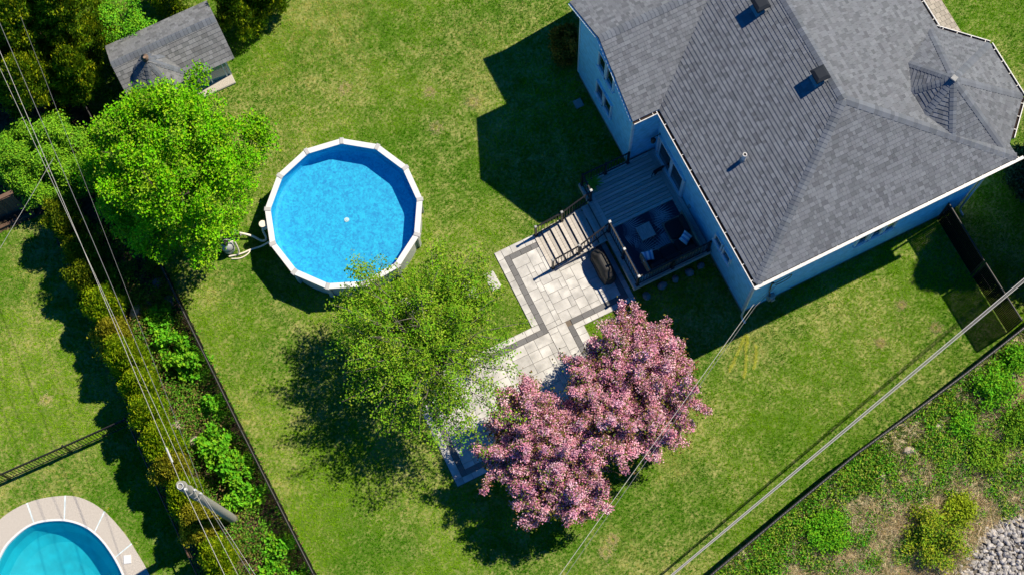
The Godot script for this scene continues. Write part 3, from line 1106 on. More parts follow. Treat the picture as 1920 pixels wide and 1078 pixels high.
func blob(bones: Array, lo: Vector3, hi: Vector3, cell: float, soft: float) -> ArrayMesh:
	var nx := int((hi.x - lo.x) / cell) + 1
	var ny := int((hi.y - lo.y) / cell) + 1
	var nz := int((hi.z - lo.z) / cell) + 1
	var f := PackedFloat32Array()
	f.resize(nx * ny * nz)
	for x in nx:
		for y in ny:
			for z in nz:
				var p := lo + Vector3(x, y, z) * cell
				var best := 9.0
				for b in bones:
					var a: Vector3 = b[0]
					var ab: Vector3 = b[1] - a
					var h := clampf((p - a).dot(ab) / ab.length_squared(), 0.0, 1.0)
					var d := p.distance_to(a + ab * h) - lerpf(b[2], b[3], h)
					var k := maxf(soft - absf(best - d), 0.0) / soft
					best = minf(best, d) - k * k * soft * 0.25
				f[(x * ny + y) * nz + z] = best
	var verts := PackedVector3Array()
	var at := {}
	for x in nx - 1:
		for y in ny - 1:
			for z in nz - 1:
				var mid := Vector3.ZERO
				var cnt := 0
				var v := []
				for e in 8: v.append(f[((x + (e >> 2)) * ny + y + ((e >> 1) & 1)) * nz + z + (e & 1)])
				for e in [[0, 1], [2, 3], [4, 5], [6, 7], [0, 2], [1, 3], [4, 6], [5, 7], [0, 4], [1, 5], [2, 6], [3, 7]]:
					if (v[e[0]] < 0.0) != (v[e[1]] < 0.0):
						var q: float = v[e[0]] / (v[e[0]] - v[e[1]])
						mid += Vector3(e[0] >> 2, (e[0] >> 1) & 1, e[0] & 1).lerp(Vector3(e[1] >> 2, (e[1] >> 1) & 1, e[1] & 1), q)
						cnt += 1
				if cnt:
					at[(x * ny + y) * nz + z] = verts.size()
					verts.append(lo + (Vector3(x, y, z) + mid / cnt) * cell)
	var st := SurfaceTool.new()
	st.begin(Mesh.PRIMITIVE_TRIANGLES)
	st.set_smooth_group(0)
	var strides := [ny * nz, nz, 1]
	for x in range(1, nx - 1):
		for y in range(1, ny - 1):
			for z in range(1, nz - 1):
				var id := (x * ny + y) * nz + z
				for ax in 3:
					var other: int = id + strides[ax]
					if (f[id] < 0.0) == (f[other] < 0.0): continue
					var u: int = strides[(ax + 1) % 3]
					var w: int = strides[(ax + 2) % 3]
					var q := [at.get(id - u - w, -1), at.get(id - w, -1), at.get(id, -1), at.get(id - u, -1)]
					if -1 in q: continue
					if f[id] >= 0.0: q.reverse()
					for e in [0, 2, 1, 0, 3, 2]: st.add_vertex(verts[q[e]])
	st.index()
	st.generate_normals()
	return st.commit()

func build_grill() -> void:
	var t := thing("covered_grill", "barbecue grill under a dark grey cover beside the stairs", "grill", Vector3(3.3, 0, 0.85))
	var b := Builder.new()
	var rings := []
	for e in [[0.0, 0.29, 0.66], [0.06, 0.29, 0.66], [0.4, 0.27, 0.64], [0.58, 0.26, 0.62], [0.66, 0.24, 0.57], [0.74, 0.2, 0.42], [0.82, 0.15, 0.36], [0.86, 0.1, 0.33], [0.87, 0.04, 0.28]]:
		var r := []
		for k in 36:
			var a := TAU * k / 36.0
			var fold: float = 1.0 + 0.05 * sin(a * 9.0 + e[0] * 3.0) * (1.0 - e[0] * 0.6)
			r.append(Vector3(signf(cos(a)) * pow(absf(cos(a)), 0.5) * e[1] * fold, e[0], signf(sin(a)) * pow(absf(sin(a)), 0.5) * e[2] * (fold * 0.5 + 0.5)))
		rings.append(r)
	b.loft(rings)
	piece(t, "cover", b.mesh(), M.grill_cover)
	var s := Builder.new()
	s.tube([Vector3(-0.27, 0.5, -0.4), Vector3(-0.28, 0.5, 0), Vector3(-0.27, 0.5, 0.4)], [0.012, 0.012, 0.012], 5)
	piece(t, "drawstring", s.mesh(), M.black_metal)

# ------------------------------------------------------------------ patio and paths
var paver_meshes := {}
func paver_mesh(w: float, d: float, h := 0.06) -> ArrayMesh:
	var key := "%d_%d" % [int(round(w * 1000)), int(round(d * 1000))]
	if not paver_meshes.has(key):
		var b := Builder.new()
		b.slab(Vector3(0, -h * 0.5, 0), Vector3(w, h, d), 0.006)
		paver_meshes[key] = b.mesh()
	return paver_meshes[key]

func build_patio() -> void:
	var bed := Builder.new()
	bed.span(-0.03, 3.84, -0.1, 0.02, -1.46, 2.45)
	bed.span(-4.96, 1.72, -0.1, 0.018, 1.68, 5.72)
	var o := structure("patio", bed, M.joint_sand)
	var top := 0.046
	# dark strip: a run of narrow blocks along a loop of straight lines
	var lines := [
		[Vector2(0.24, -1.14), Vector2(0.24, 2.12), 0], [Vector2(0.44, 1.92), Vector2(-4.66, 1.92), 1], [Vector2(-4.66, 2.12), Vector2(-4.66, 5.48), 0],
		[Vector2(-4.46, 5.28), Vector2(1.36, 5.28), 1], [Vector2(1.16, 5.28), Vector2(1.16, 2.24), 0], [Vector2(1.36, 2.04), Vector2(3.64, 2.04), 1],
		[Vector2(3.44, 2.04), Vector2(3.44, -1.14), 0], [Vector2(3.44, -1.14), Vector2(0.44, -1.14), 1]]
	for l in lines:
		var a: Vector2 = l[0]
		var d: Vector2 = l[1]
		var horiz: bool = l[2] == 1
		var len := absf(d.x - a.x) if horiz else absf(d.y - a.y)
		var count := int(round(len / 0.42))
		var step := len / count
		var x0 := minf(a.x, d.x)
		var z0 := minf(a.y, d.y)
		for k in count:
			var at := Vector3(x0 + step * (k + 0.5), top, z0 + 0.1) if horiz else Vector3(x0 + 0.1, top, z0 + step * (k + 0.5))
			piece(o, "edging_block", paver_mesh(step - 0.007, 0.193) if horiz else paver_mesh(0.193, step - 0.007), M["strip_%d" % (rng.randi() % 3)], at + Vector3(0, rng.randf_range(-0.0015, 0.0015), 0))
	# border course outside the strip: rectangles [x0, x1, z0, z1] cut into blocks along their length
	for r in [[-0.02, 0.233, -1.45, 1.68], [0.24, 3.83, -1.45, -1.147], [3.647, 3.83, -1.14, 2.44], [1.36, 3.64, 2.247, 2.44], [1.367, 1.71, 2.447, 5.71], [-4.95, 1.36, 5.487, 5.71], [-4.95, -4.667, 1.69, 5.48], [-4.66, 0.233, 1.69, 1.913]]:
		var horiz: bool = r[1] - r[0] > r[3] - r[2]
		var len: float = (r[1] - r[0]) if horiz else (r[3] - r[2])
		var s := 0.0
		while s < len - 0.02:
			var w: float = [0.42, 0.28, 0.55, 0.36][rng.randi() % 4]
			if len - s - w < 0.16: w = len - s
			var at := Vector3(r[0] + s + w * 0.5, top, (r[2] + r[3]) * 0.5) if horiz else Vector3((r[0] + r[1]) * 0.5, top, r[2] + s + w * 0.5)
			piece(o, "border_paver", paver_mesh(w - 0.008, r[3] - r[2] - 0.004) if horiz else paver_mesh(r[1] - r[0] - 0.004, w - 0.008), M["paver_%d" % (rng.randi() % 5)], at + Vector3(0, rng.randf_range(-0.002, 0.002), 0))
			s += w
	# random ashlar inside the strip on a square grid
	var m := 0.2
	for reg in [[0.444, 3.436, -0.936, 2.036], [-4.454, 0.440, 2.124, 5.276], [0.448, 1.156, 2.044, 5.276]]:
		var nx := int(round((reg[1] - reg[0]) / m))
		var nz := maxi(1, int(round((reg[3] - reg[2]) / m)))
		var cx: float = (reg[1] - reg[0]) / nx
		var cz: float = (reg[3] - reg[2]) / nz
		var used := {}
		for iz in nz:
			for ix in nx:
				if used.has(ix * 1000 + iz): continue
				var tries := [[3, 2], [2, 2], [2, 3], [2, 1], [2, 2], [3, 2], [1, 2]]
				tries = tries.slice(rng.randi() % 6) + [[2, 2], [2, 1], [1, 2], [1, 1]]
				for e in tries:
					var free: bool = ix + e[0] <= nx and iz + e[1] <= nz
					if free:
						for p in e[0]:
							for q in e[1]:
								if used.has((ix + p) * 1000 + iz + q): free = false
					if not free: continue
					for p in e[0]:
						for q in e[1]: used[(ix + p) * 1000 + iz + q] = true
					var at := Vector3(reg[0] + (ix + e[0] * 0.5) * cx, top + rng.randf_range(-0.002, 0.002), reg[2] + (iz + e[1] * 0.5) * cz)
					piece(o, "paver", paver_mesh(e[0] * cx - 0.009, e[1] * cz - 0.009), M["paver_%d" % (rng.randi() % 5)], at)
					break
	# stepping stones from the patio towards the pool
	var k := 0
	var words := ["nearest the patio", "second from the patio", "third from the patio", "fourth from the patio", "last before the pool"]
	for p in [[-0.53, -0.53, 0.03], [-1.42, -0.56, -0.04], [-2.25, -0.66, 0.05], [-3.0, -0.78, -0.03], [-3.75, -1.05, 0.08]]:
		var b := Builder.new()
		b.slab(Vector3(0, 0.005, 0), Vector3(0.4, 0.07, 0.7), 0.012)
		var s := tag(MeshInstance3D.new(), "pale stepping stone set in the lawn, " + words[k], "stepping stone", "stepping stones")
		s.name = numbered("stepping_stone")
		s.mesh = b.mesh()
		s.material_override = M["paver_%d" % k]
		add_child(s)
		s.position = Vector3(p[0], 0.01, p[1])
		s.rotation.y = p[2]
		k += 1
	# block path beyond the house
	var wb := Builder.new()
	wb.span(19.04, 19.8, -0.05, 0.012, -8.0, -0.9)
	var walk := structure("garden_path", wb, M.joint_sand)
	var z := -6.5
	var row := 0
	while z < -1.0:
		var x := 19.05 - (0.1 if row % 2 else 0.0)
		while x < 19.78:
			var a := maxf(x, 19.05)
			var e := minf(x + 0.2, 19.79)
			if e - a > 0.03:
				piece(walk, "path_block", paver_mesh(e - a - 0.006, 0.194), M["path_%d" % (rng.randi() % 3)], Vector3((a + e) * 0.5, 0.03, z + 0.1))
			x += 0.2
		z += 0.2
		row += 1
	# small utility cover beside the gable wall
	var uc := thing("utility_cover", "small square concrete cover in the grass by the gable wall", "cover", Vector3(5.43, 0, -5.35))
	var ub := Builder.new()
	ub.slab(Vector3(5.43, 0.02, -5.35), Vector3(0.32, 0.08, 0.34), 0.012)
	part(uc, "slab", ub, M.concrete)
	var uh := Builder.new()
	uh.span(5.4, 5.46, 0.06, 0.075, -5.37, -5.33)
	part(uc, "lift_handle", uh, M.grey_metal)

# ------------------------------------------------------------------ pools
func build_round_pool() -> void:
	var c := Vector3(-4.37, 0, -4.89)
	var t := thing("round_pool", "round above-ground pool with white rim and blue water", "pool", c)
	var sides := 13
	var ang := func(k): return deg_to_rad(15.81) + TAU * k / sides
	var dir := func(k): return Vector3(cos(ang.call(k)), 0, sin(ang.call(k)))
	var seg := 104
	var ringy := func(r, y):
		var a := []
		for k in seg: a.append(c + Vector3(cos(TAU * k / seg) * r, y, sin(TAU * k / seg) * r))
		return a
	var wall := Builder.new()
	wall.loft([ringy.call(2.74, -0.05), ringy.call(2.74, 1.31)], false)
	part(t, "wall", wall, M.pool_wall)
	# liner: inner wall and dished floor
	var ln := Builder.new()
	var rings := []
	for e in [[2.70, 1.31], [2.70, 0.72], [2.66, 0.62], [2.55, 0.56], [2.2, 0.55]]:
		rings.append(ringy.call(e[0], e[1]))
	for q in rings.size() - 1:
		for k in seg:
			var w := (k + 1) % seg
			var inward: Vector3 = c + Vector3(0, 1.2, 0) - rings[q][k]
			ln.quad(rings[q][k], rings[q][w], rings[q + 1][w], rings[q + 1][k], inward)
	for k in seg:
		ln.tri(c + Vector3(0, 0.54, 0), rings[4][k], rings[4][(k + 1) % seg], Vector3.UP)
	part(t, "liner", ln, M.liner)
	var wt := Builder.new()
	var wr: Array = ringy.call(2.695, 1.16)
	for k in seg:
		wt.tri(c + Vector3(0, 1.16, 0), wr[k], wr[(k + 1) % seg], Vector3.UP)
	part(t, "water", wt, M.water)
	for k in sides:
		var a: Vector3 = dir.call(k)
		var b: Vector3 = dir.call(k + 1)
		var y := Vector3(0, 1.35, 0)
		var r := Builder.new()
		var i0 := c + y + a * 2.69
		var i1 := c + y + b * 2.69
		var o0 := c + y + a * 2.90
		var o1 := c + y + b * 2.90
		var up := Vector3(0, 0.022, 0)
		r.quad(i0, i1, o1, o0, Vector3.UP)
		r.quad(i0 - up * 1.6, i1 - up * 1.6, i1, i0, -(a + b))
		r.quad(o0 - up * 2.2, o1 - up * 2.2, o1, o0, a + b)
		r.quad(i0 - up, i1 - up, o1 - up, o0 - up, Vector3.DOWN)
		part(t, "rim_rail", r, M.rim)
		var p := Builder.new()
		var side := Vector3(-a.z, 0, a.x)
		p.bar(c + a * 2.80, c + a * 2.80 + Vector3(0, 1.33, 0), 0.15, 0.09, a)
		var po := part(t, "post", p, M.pool_wall)
		var cp := Builder.new()
		cp.slab(c + a * 2.80 + Vector3(0, 1.352, 0), Vector3(0.25, 0.045, 0.15), 0.014, Basis(a, Vector3.UP, side * -1.0))
		part(t, "rim_cap", cp, M.rim_cap, po)
	var dn := Builder.new()
	dn.tube([c + Vector3(0, 0.54, 0), c + Vector3(0, 0.57, 0)], [0.1, 0.085], 20)
	dn.tube([c + Vector3(0, 0.57, 0), c + Vector3(0, 0.59, 0)], [0.05, 0.035], 16)
	part(t, "drain_cover", dn, M.drain)
	# skimmer with round lid outside the rim
	var sk := Builder.new()
	var sd := Vector3(cos(deg_to_rad(199.5)), 0, sin(deg_to_rad(199.5)))
	sk.tube([c + sd * 3.0 + Vector3(0, 0.75, 0), c + sd * 3.0 + Vector3(0, 1.2, 0)], [0.1, 0.13], 18)
	sk.bar(c + sd * 2.74 + Vector3(0, 1.05, 0), c + sd * 2.95 + Vector3(0, 1.05, 0), 0.24, 0.2)
	var so := part(t, "skimmer", sk, M.rim)
	var sl := Builder.new()
	sl.tube([c + sd * 3.0 + Vector3(0, 1.2, 0), c + sd * 3.0 + Vector3(0, 1.225, 0)], [0.14, 0.13], 20)
	part(t, "skimmer_lid", sl, M.cream_plastic, so)

func hose(root: Node3D, called: String, pts: Array, r: float, m: Material) -> void:
	var p := smooth_path(pts, 6)
	var rad := []
	for k in p.size(): rad.append(r * (1.0 + 0.06 * (k % 2)))
	var b := Builder.new()
	b.tube(p, rad, 9)
	part(root, called, b, m)

func build_pool_gear() -> void:
	var t := thing("pool_pump", "pool pump with dark motor and pale hoses between pool and maple", "pump", Vector3(-8.4, 0, -6.35))
	var b := Builder.new()
	b.slab(Vector3(-8.42, 0.03, -6.36), Vector3(0.62, 0.08, 0.34), 0.01, Basis(Vector3.UP, 0.3))
	part(t, "base", b, M.concrete)
	var mo := Builder.new()
	mo.tube([Vector3(-8.75, 0.24, -6.46), Vector3(-8.7, 0.24, -6.445), Vector3(-8.42, 0.24, -6.36), Vector3(-8.38, 0.24, -6.35)], [0.07, 0.1, 0.105, 0.08], 14)
	part(t, "motor", mo, M.black_plastic)
	var pot := Builder.new()
	pot.tube([Vector3(-8.25, 0.08, -6.31), Vector3(-8.25, 0.12, -6.31), Vector3(-8.25, 0.42, -6.31), Vector3(-8.25, 0.46, -6.31)], [0.09, 0.12, 0.125, 0.1], 16)
	part(t, "strainer_pot", pot, M.black_plastic)
	var lid := Builder.new()
	lid.tube([Vector3(-8.25, 0.46, -6.31), Vector3(-8.25, 0.49, -6.31)], [0.105, 0.09], 16)
	part(t, "strainer_lid", lid, M.grey_metal)
	hose(t, "suction_hose", [Vector3(-8.14, 0.3, -6.3), Vector3(-7.95, 0.28, -6.16), Vector3(-7.72, 0.16, -5.98), Vector3(-7.52, 0.1, -5.72), Vector3(-7.33, 0.25, -5.66), Vector3(-7.3, 0.7, -5.84), Vector3(-7.24, 0.85, -5.9)], 0.04, M.cream_plastic)
	var f := thing("sand_filter", "pale grey sand filter tank half hidden under the maple edge", "filter", Vector3(-8.72, 0, -5.98))
	var tank := Builder.new()
	var rings := []
	for e in [[0.18, 0.0], [0.21, 0.05], [0.235, 0.25], [0.235, 0.5], [0.2, 0.64], [0.12, 0.72], [0.08, 0.74]]:
		var r := []
		for k in 20: r.append(Vector3(cos(TAU * k / 20) * e[0], e[1], sin(TAU * k / 20) * e[0]))
		rings.append(r)
	tank.loft(rings)
	piece(f, "tank", tank.mesh(), M.grey_plastic)
	var band := Builder.new()
	band.tube([Vector3(0, 0.38, 0), Vector3(0, 0.44, 0)], [0.243, 0.243], 20)
	piece(f, "band", band.mesh(), M.black_plastic)
	var valve := Builder.new()
	valve.tube([Vector3(0, 0.74, 0), Vector3(0, 0.84, 0), Vector3(0, 0.88, 0)], [0.1, 0.11, 0.06], 14)
	valve.bar(Vector3(-0.14, 0.89, 0.03), Vector3(0.14, 0.89, -0.03), 0.03, 0.03)
	piece(f, "valve", valve.mesh(), M.black_plastic)
	hose(f, "elbow_pipe", [Vector3(-8.62, 0.78, -5.96), Vector3(-8.44, 0.78, -5.92), Vector3(-8.4, 0.72, -5.88), Vector3(-8.42, 0.3, -5.7), Vector3(-8.5, 0.12, -5.62)], 0.03, M.cream_plastic)
	hose(f, "return_hose", [Vector3(-8.85, 0.06, -5.72), Vector3(-8.4, 0.06, -5.62), Vector3(-8.0, 0.06, -5.6), Vector3(-7.6, 0.14, -5.52), Vector3(-7.25, 0.5, -5.42), Vector3(-7.08, 0.7, -5.4)], 0.032, M.cream_plastic)
	hose(f, "waste_hose", [Vector3(-8.8, 0.04, -5.6), Vector3(-8.5, 0.04, -5.48), Vector3(-8.2, 0.04, -5.5), Vector3(-8.0, 0.04, -5.62)], 0.024, M.cream_plastic)

var pool_inner: Array = []
var pool_outer: Array = []
func shape_inground_pool() -> void:
	var a := []
	for p in [[-20.47, 0.81], [-19.92, 0.45], [-19.04, 0.26], [-18.13, 0.54], [-17.51, 1.02], [-17.14, 1.62], [-16.93, 2.35], [-16.84, 3.28], [-16.95, 4.6], [-17.5, 5.7], [-18.8, 6.3], [-20.4, 6.0], [-21.3, 4.6], [-21.4, 2.6], [-21.1, 1.5]]:
		a.append(Vector3(p[0], 0, p[1]))
	pool_inner = smooth_path(a, 5, true)
	var b := []
	for p in [[-20.9, 0.1], [-19.97, -0.45], [-18.92, -0.56], [-17.97, -0.34], [-17.2, 0.06], [-16.6, 0.85], [-16.22, 1.95], [-16.08, 2.75], [-15.98, 3.6], [-16.0, 5.0], [-16.8, 6.6], [-18.7, 7.4], [-21.0, 7.0], [-22.3, 5.0], [-22.4, 2.4], [-21.9, 1.0]]:
		b.append(Vector3(p[0], 0, p[1]))
	pool_outer = smooth_path(b, 5, true)

func build_inground_pool() -> void:
	var mid := Vector3(-19.1, 0, 3.2)
	var t := thing("inground_pool", "neighbour's sunken pool with curved concrete surround and teal water", "pool", Vector3(-19.1, 0, 3.2))
	var m := pool_inner.size()
	var at_angle := func(path: Array, a: float) -> Vector3:
		var d := Vector3(cos(a), 0, sin(a))
		for k in path.size():
			var p: Vector3 = path[k] - mid
			var q: Vector3 = path[(k + 1) % path.size()] - mid
			var ca := p.x * d.z - p.z * d.x
			var cb := q.x * d.z - q.z * d.x
			if ca * cb <= 0.0 and (p + q).dot(d) > 0.0:
				var f := ca / (ca - cb)
				return mid + p.lerp(q, f)
		return path[0]
	# surround in separate bays with pale joints between them
	var joints := []
	for p in [[-18.92, -0.6], [-17.6, -0.2], [-16.5, 0.9], [-16.08, 2.42], [-16.0, 5.2], [-17.6, 7.1], [-20.0, 7.3], [-22.3, 5.2], [-22.4, 2.4], [-20.9, 0.1]]:
		joints.append(atan2(p[1] - mid.z, p[0] - mid.x))
	for k in joints.size():
		var a0: float = joints[k]
		var a1: float = joints[(k + 1) % joints.size()]
		if a1 < a0: a1 += TAU
		var b := Builder.new()
		var steps := 12
		var gap := 0.008
		for s in steps:
			var fa := lerpf(a0 + gap, a1 - gap, float(s) / steps)
			var fb := lerpf(a0 + gap, a1 - gap, float(s + 1) / steps)
			var i0: Vector3 = at_angle.call(pool_inner, fa)
			var i1: Vector3 = at_angle.call(pool_inner, fb)
			var o0: Vector3 = at_angle.call(pool_outer, fa)
			var o1: Vector3 = at_angle.call(pool_outer, fb)
			var y := Vector3(0, 0.05, 0)
			i0 += (o0 - i0).normalized() * 0.07
			i1 += (o1 - i1).normalized() * 0.07
			b.quad(i0 + y, i1 + y, o1 + y, o0 + y, Vector3.UP)
			b.quad(o0 + y, o1 + y, o1 - y * 2, o0 - y * 2, o0 - mid)
			if s == 0: b.quad(i0 + y, o0 + y, o0 - y, i0 - y, (o0 - o1))
			if s == steps - 1: b.quad(i1 + y, o1 + y, o1 - y, i1 - y, (o1 - o0))
		part(t, "surround_slab", b, M.pool_concrete)
	# pale joint filler just below the slabs
	var jf := Builder.new()
	for k in joints.size():
		var a: float = joints[k]
		var i0: Vector3 = at_angle.call(pool_inner, a)
		var o0: Vector3 = at_angle.call(pool_outer, a)
		jf.bar(i0 + Vector3(0, 0.02, 0), o0 + Vector3(0, 0.02, 0), 0.06, 0.052)
	part(t, "joint_filler", jf, M.white_trim)
	# white coping edge
	var ce := Builder.new()
	var sh := Builder.new()
	var wa := Builder.new()
	for k in m:
		var p: Vector3 = pool_inner[k]
		var q: Vector3 = pool_inner[(k + 1) % m]
		var op := (p - mid).normalized()
		var oq := (q - mid).normalized()
		var y := Vector3(0, 0.055, 0)
		ce.quad(p + y, q + y, q + oq * 0.075 + y, p + op * 0.075 + y, Vector3.UP)
		ce.quad(p + y, q + y, q - y * 1.4, p - y * 1.4, -op)
		var prev_p := p - y
		var prev_q := q - y
		for e in [[0.97, -0.5], [0.9, -0.8], [0.78, -1.0], [0.55, -1.15], [0.3, -1.22], [0.0, -1.24]]:
			var np: Vector3 = mid + (p - mid) * e[0] + Vector3(0, e[1], 0)
			var nq: Vector3 = mid + (q - mid) * e[0] + Vector3(0, e[1], 0)
			if e[0] > 0.0: sh.quad(prev_p, prev_q, nq, np, Vector3.UP * 0.6 - op)
			else: sh.tri(prev_p, prev_q, np, Vector3.UP)
			prev_p = np
			prev_q = nq
		wa.tri(mid + Vector3(0, -0.09, 0), p + op * 0.01 + Vector3(0, -0.09, 0), q + oq * 0.01 + Vector3(0, -0.09, 0), Vector3.UP)
	part(t, "coping", ce, M.rim)
	part(t, "shell", sh, M.teal_shell)
	part(t, "water", wa, M.teal_water)
	var hc := Builder.new()
	hc.slab(Vector3(-16.46, 0.06, 2.87), Vector3(0.27, 0.03, 0.3), 0.006, Basis(Vector3.UP, -0.35))
	part(t, "skimmer_hatch", hc, M.rim)

# ------------------------------------------------------------------ fences
func slat_fence(called: String, label: String, pts: Array, h: float, rail: Material, slat: Material, pitch := 0.062, cover := 0.8, post_gap := 2.4, glints := false) -> void:
	var t := thing(called, label, "fence", Vector3(pts[0].x, 0, pts[0].y))
	var sl := Builder.new()
	var wires := Builder.new()
	var carry := 0.0
	for k in pts.size() - 1:
		var a := Vector3(pts[k].x, 0, pts[k].y)
		var d := Vector3(pts[k + 1].x, 0, pts[k + 1].y)
		var len := a.distance_to(d)
		var dir := (d - a) / len
		var r := Builder.new()
		var rr := 0.048 if glints else 0.034
		r.tube([a + Vector3(0, h, 0), d + Vector3(0, h, 0)], [rr, rr], 8)
		part(t, "top_rail", r, rail)
		var count := maxi(1, int(round(len / post_gap)))
		for q in (count + 1 if k == pts.size() - 2 else count):
			var p := a.lerp(d, float(q) / count)
			var b := Builder.new()
			b.tube([p - Vector3(0, 0.1, 0), p + Vector3(0, h + 0.02, 0), p + Vector3(0, h + 0.05, 0)], [0.032, 0.032, 0.012], 8)
			part(t, "post", b, rail)
		var s := pitch * 0.5
		while s < len:
			var p := a + dir * s
			sl.bar(p + Vector3(0, 0.04, 0), p + Vector3(0, h - 0.03, 0), 0.006, pitch * cover, dir)
			s += pitch
		for y in [0.05, h * 0.5]:
			wires.bar(a + Vector3(0, y, 0), d + Vector3(0, y, 0), 0.012, 0.012)
	part(t, "slat_screen", sl, slat).set_meta("kind", "stuff")
	if glints:  # short pale bars imitate the shine along the fence's top edge
		var tw := Builder.new()
		for k in pts.size() - 1:
			var a := Vector3(pts[k].x, h, pts[k].y)
			var d := Vector3(pts[k + 1].x, h, pts[k + 1].y)
			var count := int(a.distance_to(d) / 0.11)
			for q in count:
				var p := a.lerp(d, (q + 0.5) / count)
				tw.bar(p + Vector3(-0.025, 0.042, 0.02), p + Vector3(0.025, 0.048, -0.008), 0.009, 0.009)
		part(t, "top_glints", tw, M.grey_metal).set_meta("kind", "stuff")
	part(t, "tension_wire", wires, rail)

func build_fences() -> void:
	slat_fence("garden_fence", "long low black fence between lawn and brushy strip", [Vector2(-11.4, -15.5), Vector2(-11.24, -12.45), Vector2(-11.14, -6.07), Vector2(-10.94, 0.69), Vector2(-10.7, 6.4), Vector2(-10.62, 8.5)], 1.2, M.fence_rail, M.fence_slat)
	slat_fence("side_fence", "tall black screened fence running from house wall to corner", [Vector2(15.18, 4.66), Vector2(15.2, 7.05)], 1.8, M.fence_rail, M.fence_slat, 0.06, 0.9)
	slat_fence("side_gate", "black screened gate panel between side fence and corner", [Vector2(15.21, 7.17), Vector2(15.27, 9.5)], 1.8, M.fence_rail, M.fence_slat, 0.06, 0.9)
	slat_fence("boundary_fence", "low black fence between lawn and weedy bank", [Vector2(-1.5, 13.2), Vector2(1.55, 12.43), Vector2(4.8, 11.7), Vector2(7.9, 11.03), Vector2(10.2, 10.67), Vector2(12.6, 10.27), Vector2(15.1, 9.79), Vector2(17.5, 9.3), Vector2(21, 8.6)], 1.75, M.fence_rail, M.fence_slat, 0.055, 0.95, 2.4, true)
	slat_fence("rusty_fence", "rusty brown wire fence in front of the cedar hedge", [Vector2(-14.42, -1.45), Vector2(-14.38, 1.5), Vector2(-14.3, 4.7), Vector2(-14.25, 7.5)], 1.1, M.rust, M.rust, 0.12, 0.06, 2.4)
	# iron picket fence of the neighbour
	var t := thing("iron_fence", "black iron picket fence across the neighbour's lawn", "fence", Vector3(-21.5, 0, -1.66))
	var a := Vector3(-21.5, 0, -1.7)
	var d := Vector3(-14.46, 0, -1.5)
	for y in [0.14, 0.95, 1.08]:
		var b := Builder.new()
		b.bar(a + Vector3(0, y, 0), d + Vector3(0, y, 0), 0.03, 0.03)
		part(t, "rail", b, M.black_metal)
	var n := 62
	for k in n:
		var p := a.lerp(d, (k + 0.5) / n)
		var b := Builder.new()
		b.box(p + Vector3(0, 0.6, 0), Vector3(0.02, 1.0, 0.02))
		part(t, "picket", b, M.black_metal)
	for k in 4:
		var p := a.lerp(d, k / 3.0)
		var b := Builder.new()
		b.box(p + Vector3(0, 0.58, 0), Vector3(0.06, 1.16, 0.06))
		b.slab(p + Vector3(0, 1.18, 0), Vector3(0.08, 0.04, 0.08), 0.012)
		part(t, "post", b, M.black_metal)
	# wooden board fence at the left edge
	var w := thing("board_fence", "brown wooden board fence beside the leafy bush at the left edge", "fence", Vector3(-17.6, 0, -10.9))
	var x := -17.6
	while x < -14.95:
		var b := Builder.new()
		b.slab(Vector3(x + 0.07, 0.74, -10.95 + (x + 16.0) * 0.05), Vector3(0.132, 1.48 + rng.randf_range(-0.02, 0.02), 0.022), 0.004)
		part(w, "board", b, M["brown_wood_%d" % (rng.randi() % 2)])
		x += 0.14
	for y in [0.35, 1.5]:
		var b := Builder.new()
		b.span(-17.6, -14.9, y - 0.04, y + 0.04, -10.99 if y < 1 else -11.08, -10.93)
		part(w, "rail", b, M.brown_wood_0)
	var fb := Builder.new()
	fb.span(-17.6, -14.7, 0.0, 0.16, -10.62, -10.5)
	var tim := thing("edging_timber", "weathered timber lying along the foot of the board fence", "timber", Vector3(-16.1, 0, -10.56))
	part(tim, "beam", fb, M.brown_wood_1)

# ------------------------------------------------------------------ utility pole and cables
func cable(label: String, pts: Array, r: float, sag: float, m: Material, group := "overhead cables") -> void:
	var t := thing("overhead_cable", label, "cable", pts[0], group)
	var p := []
	var rad := []
	for k in pts.size() - 1:
		for s in 16:
			var f := s / 16.0
			p.append(pts[k].lerp(pts[k + 1], f) - Vector3(0, sag * 4.0 * f * (1.0 - f), 0))
			rad.append(r)
	p.append(pts[-1])
	rad.append(r)
	var b := Builder.new()
	b.tube(p, rad, 6)
	part(t, "conductor", b, m)

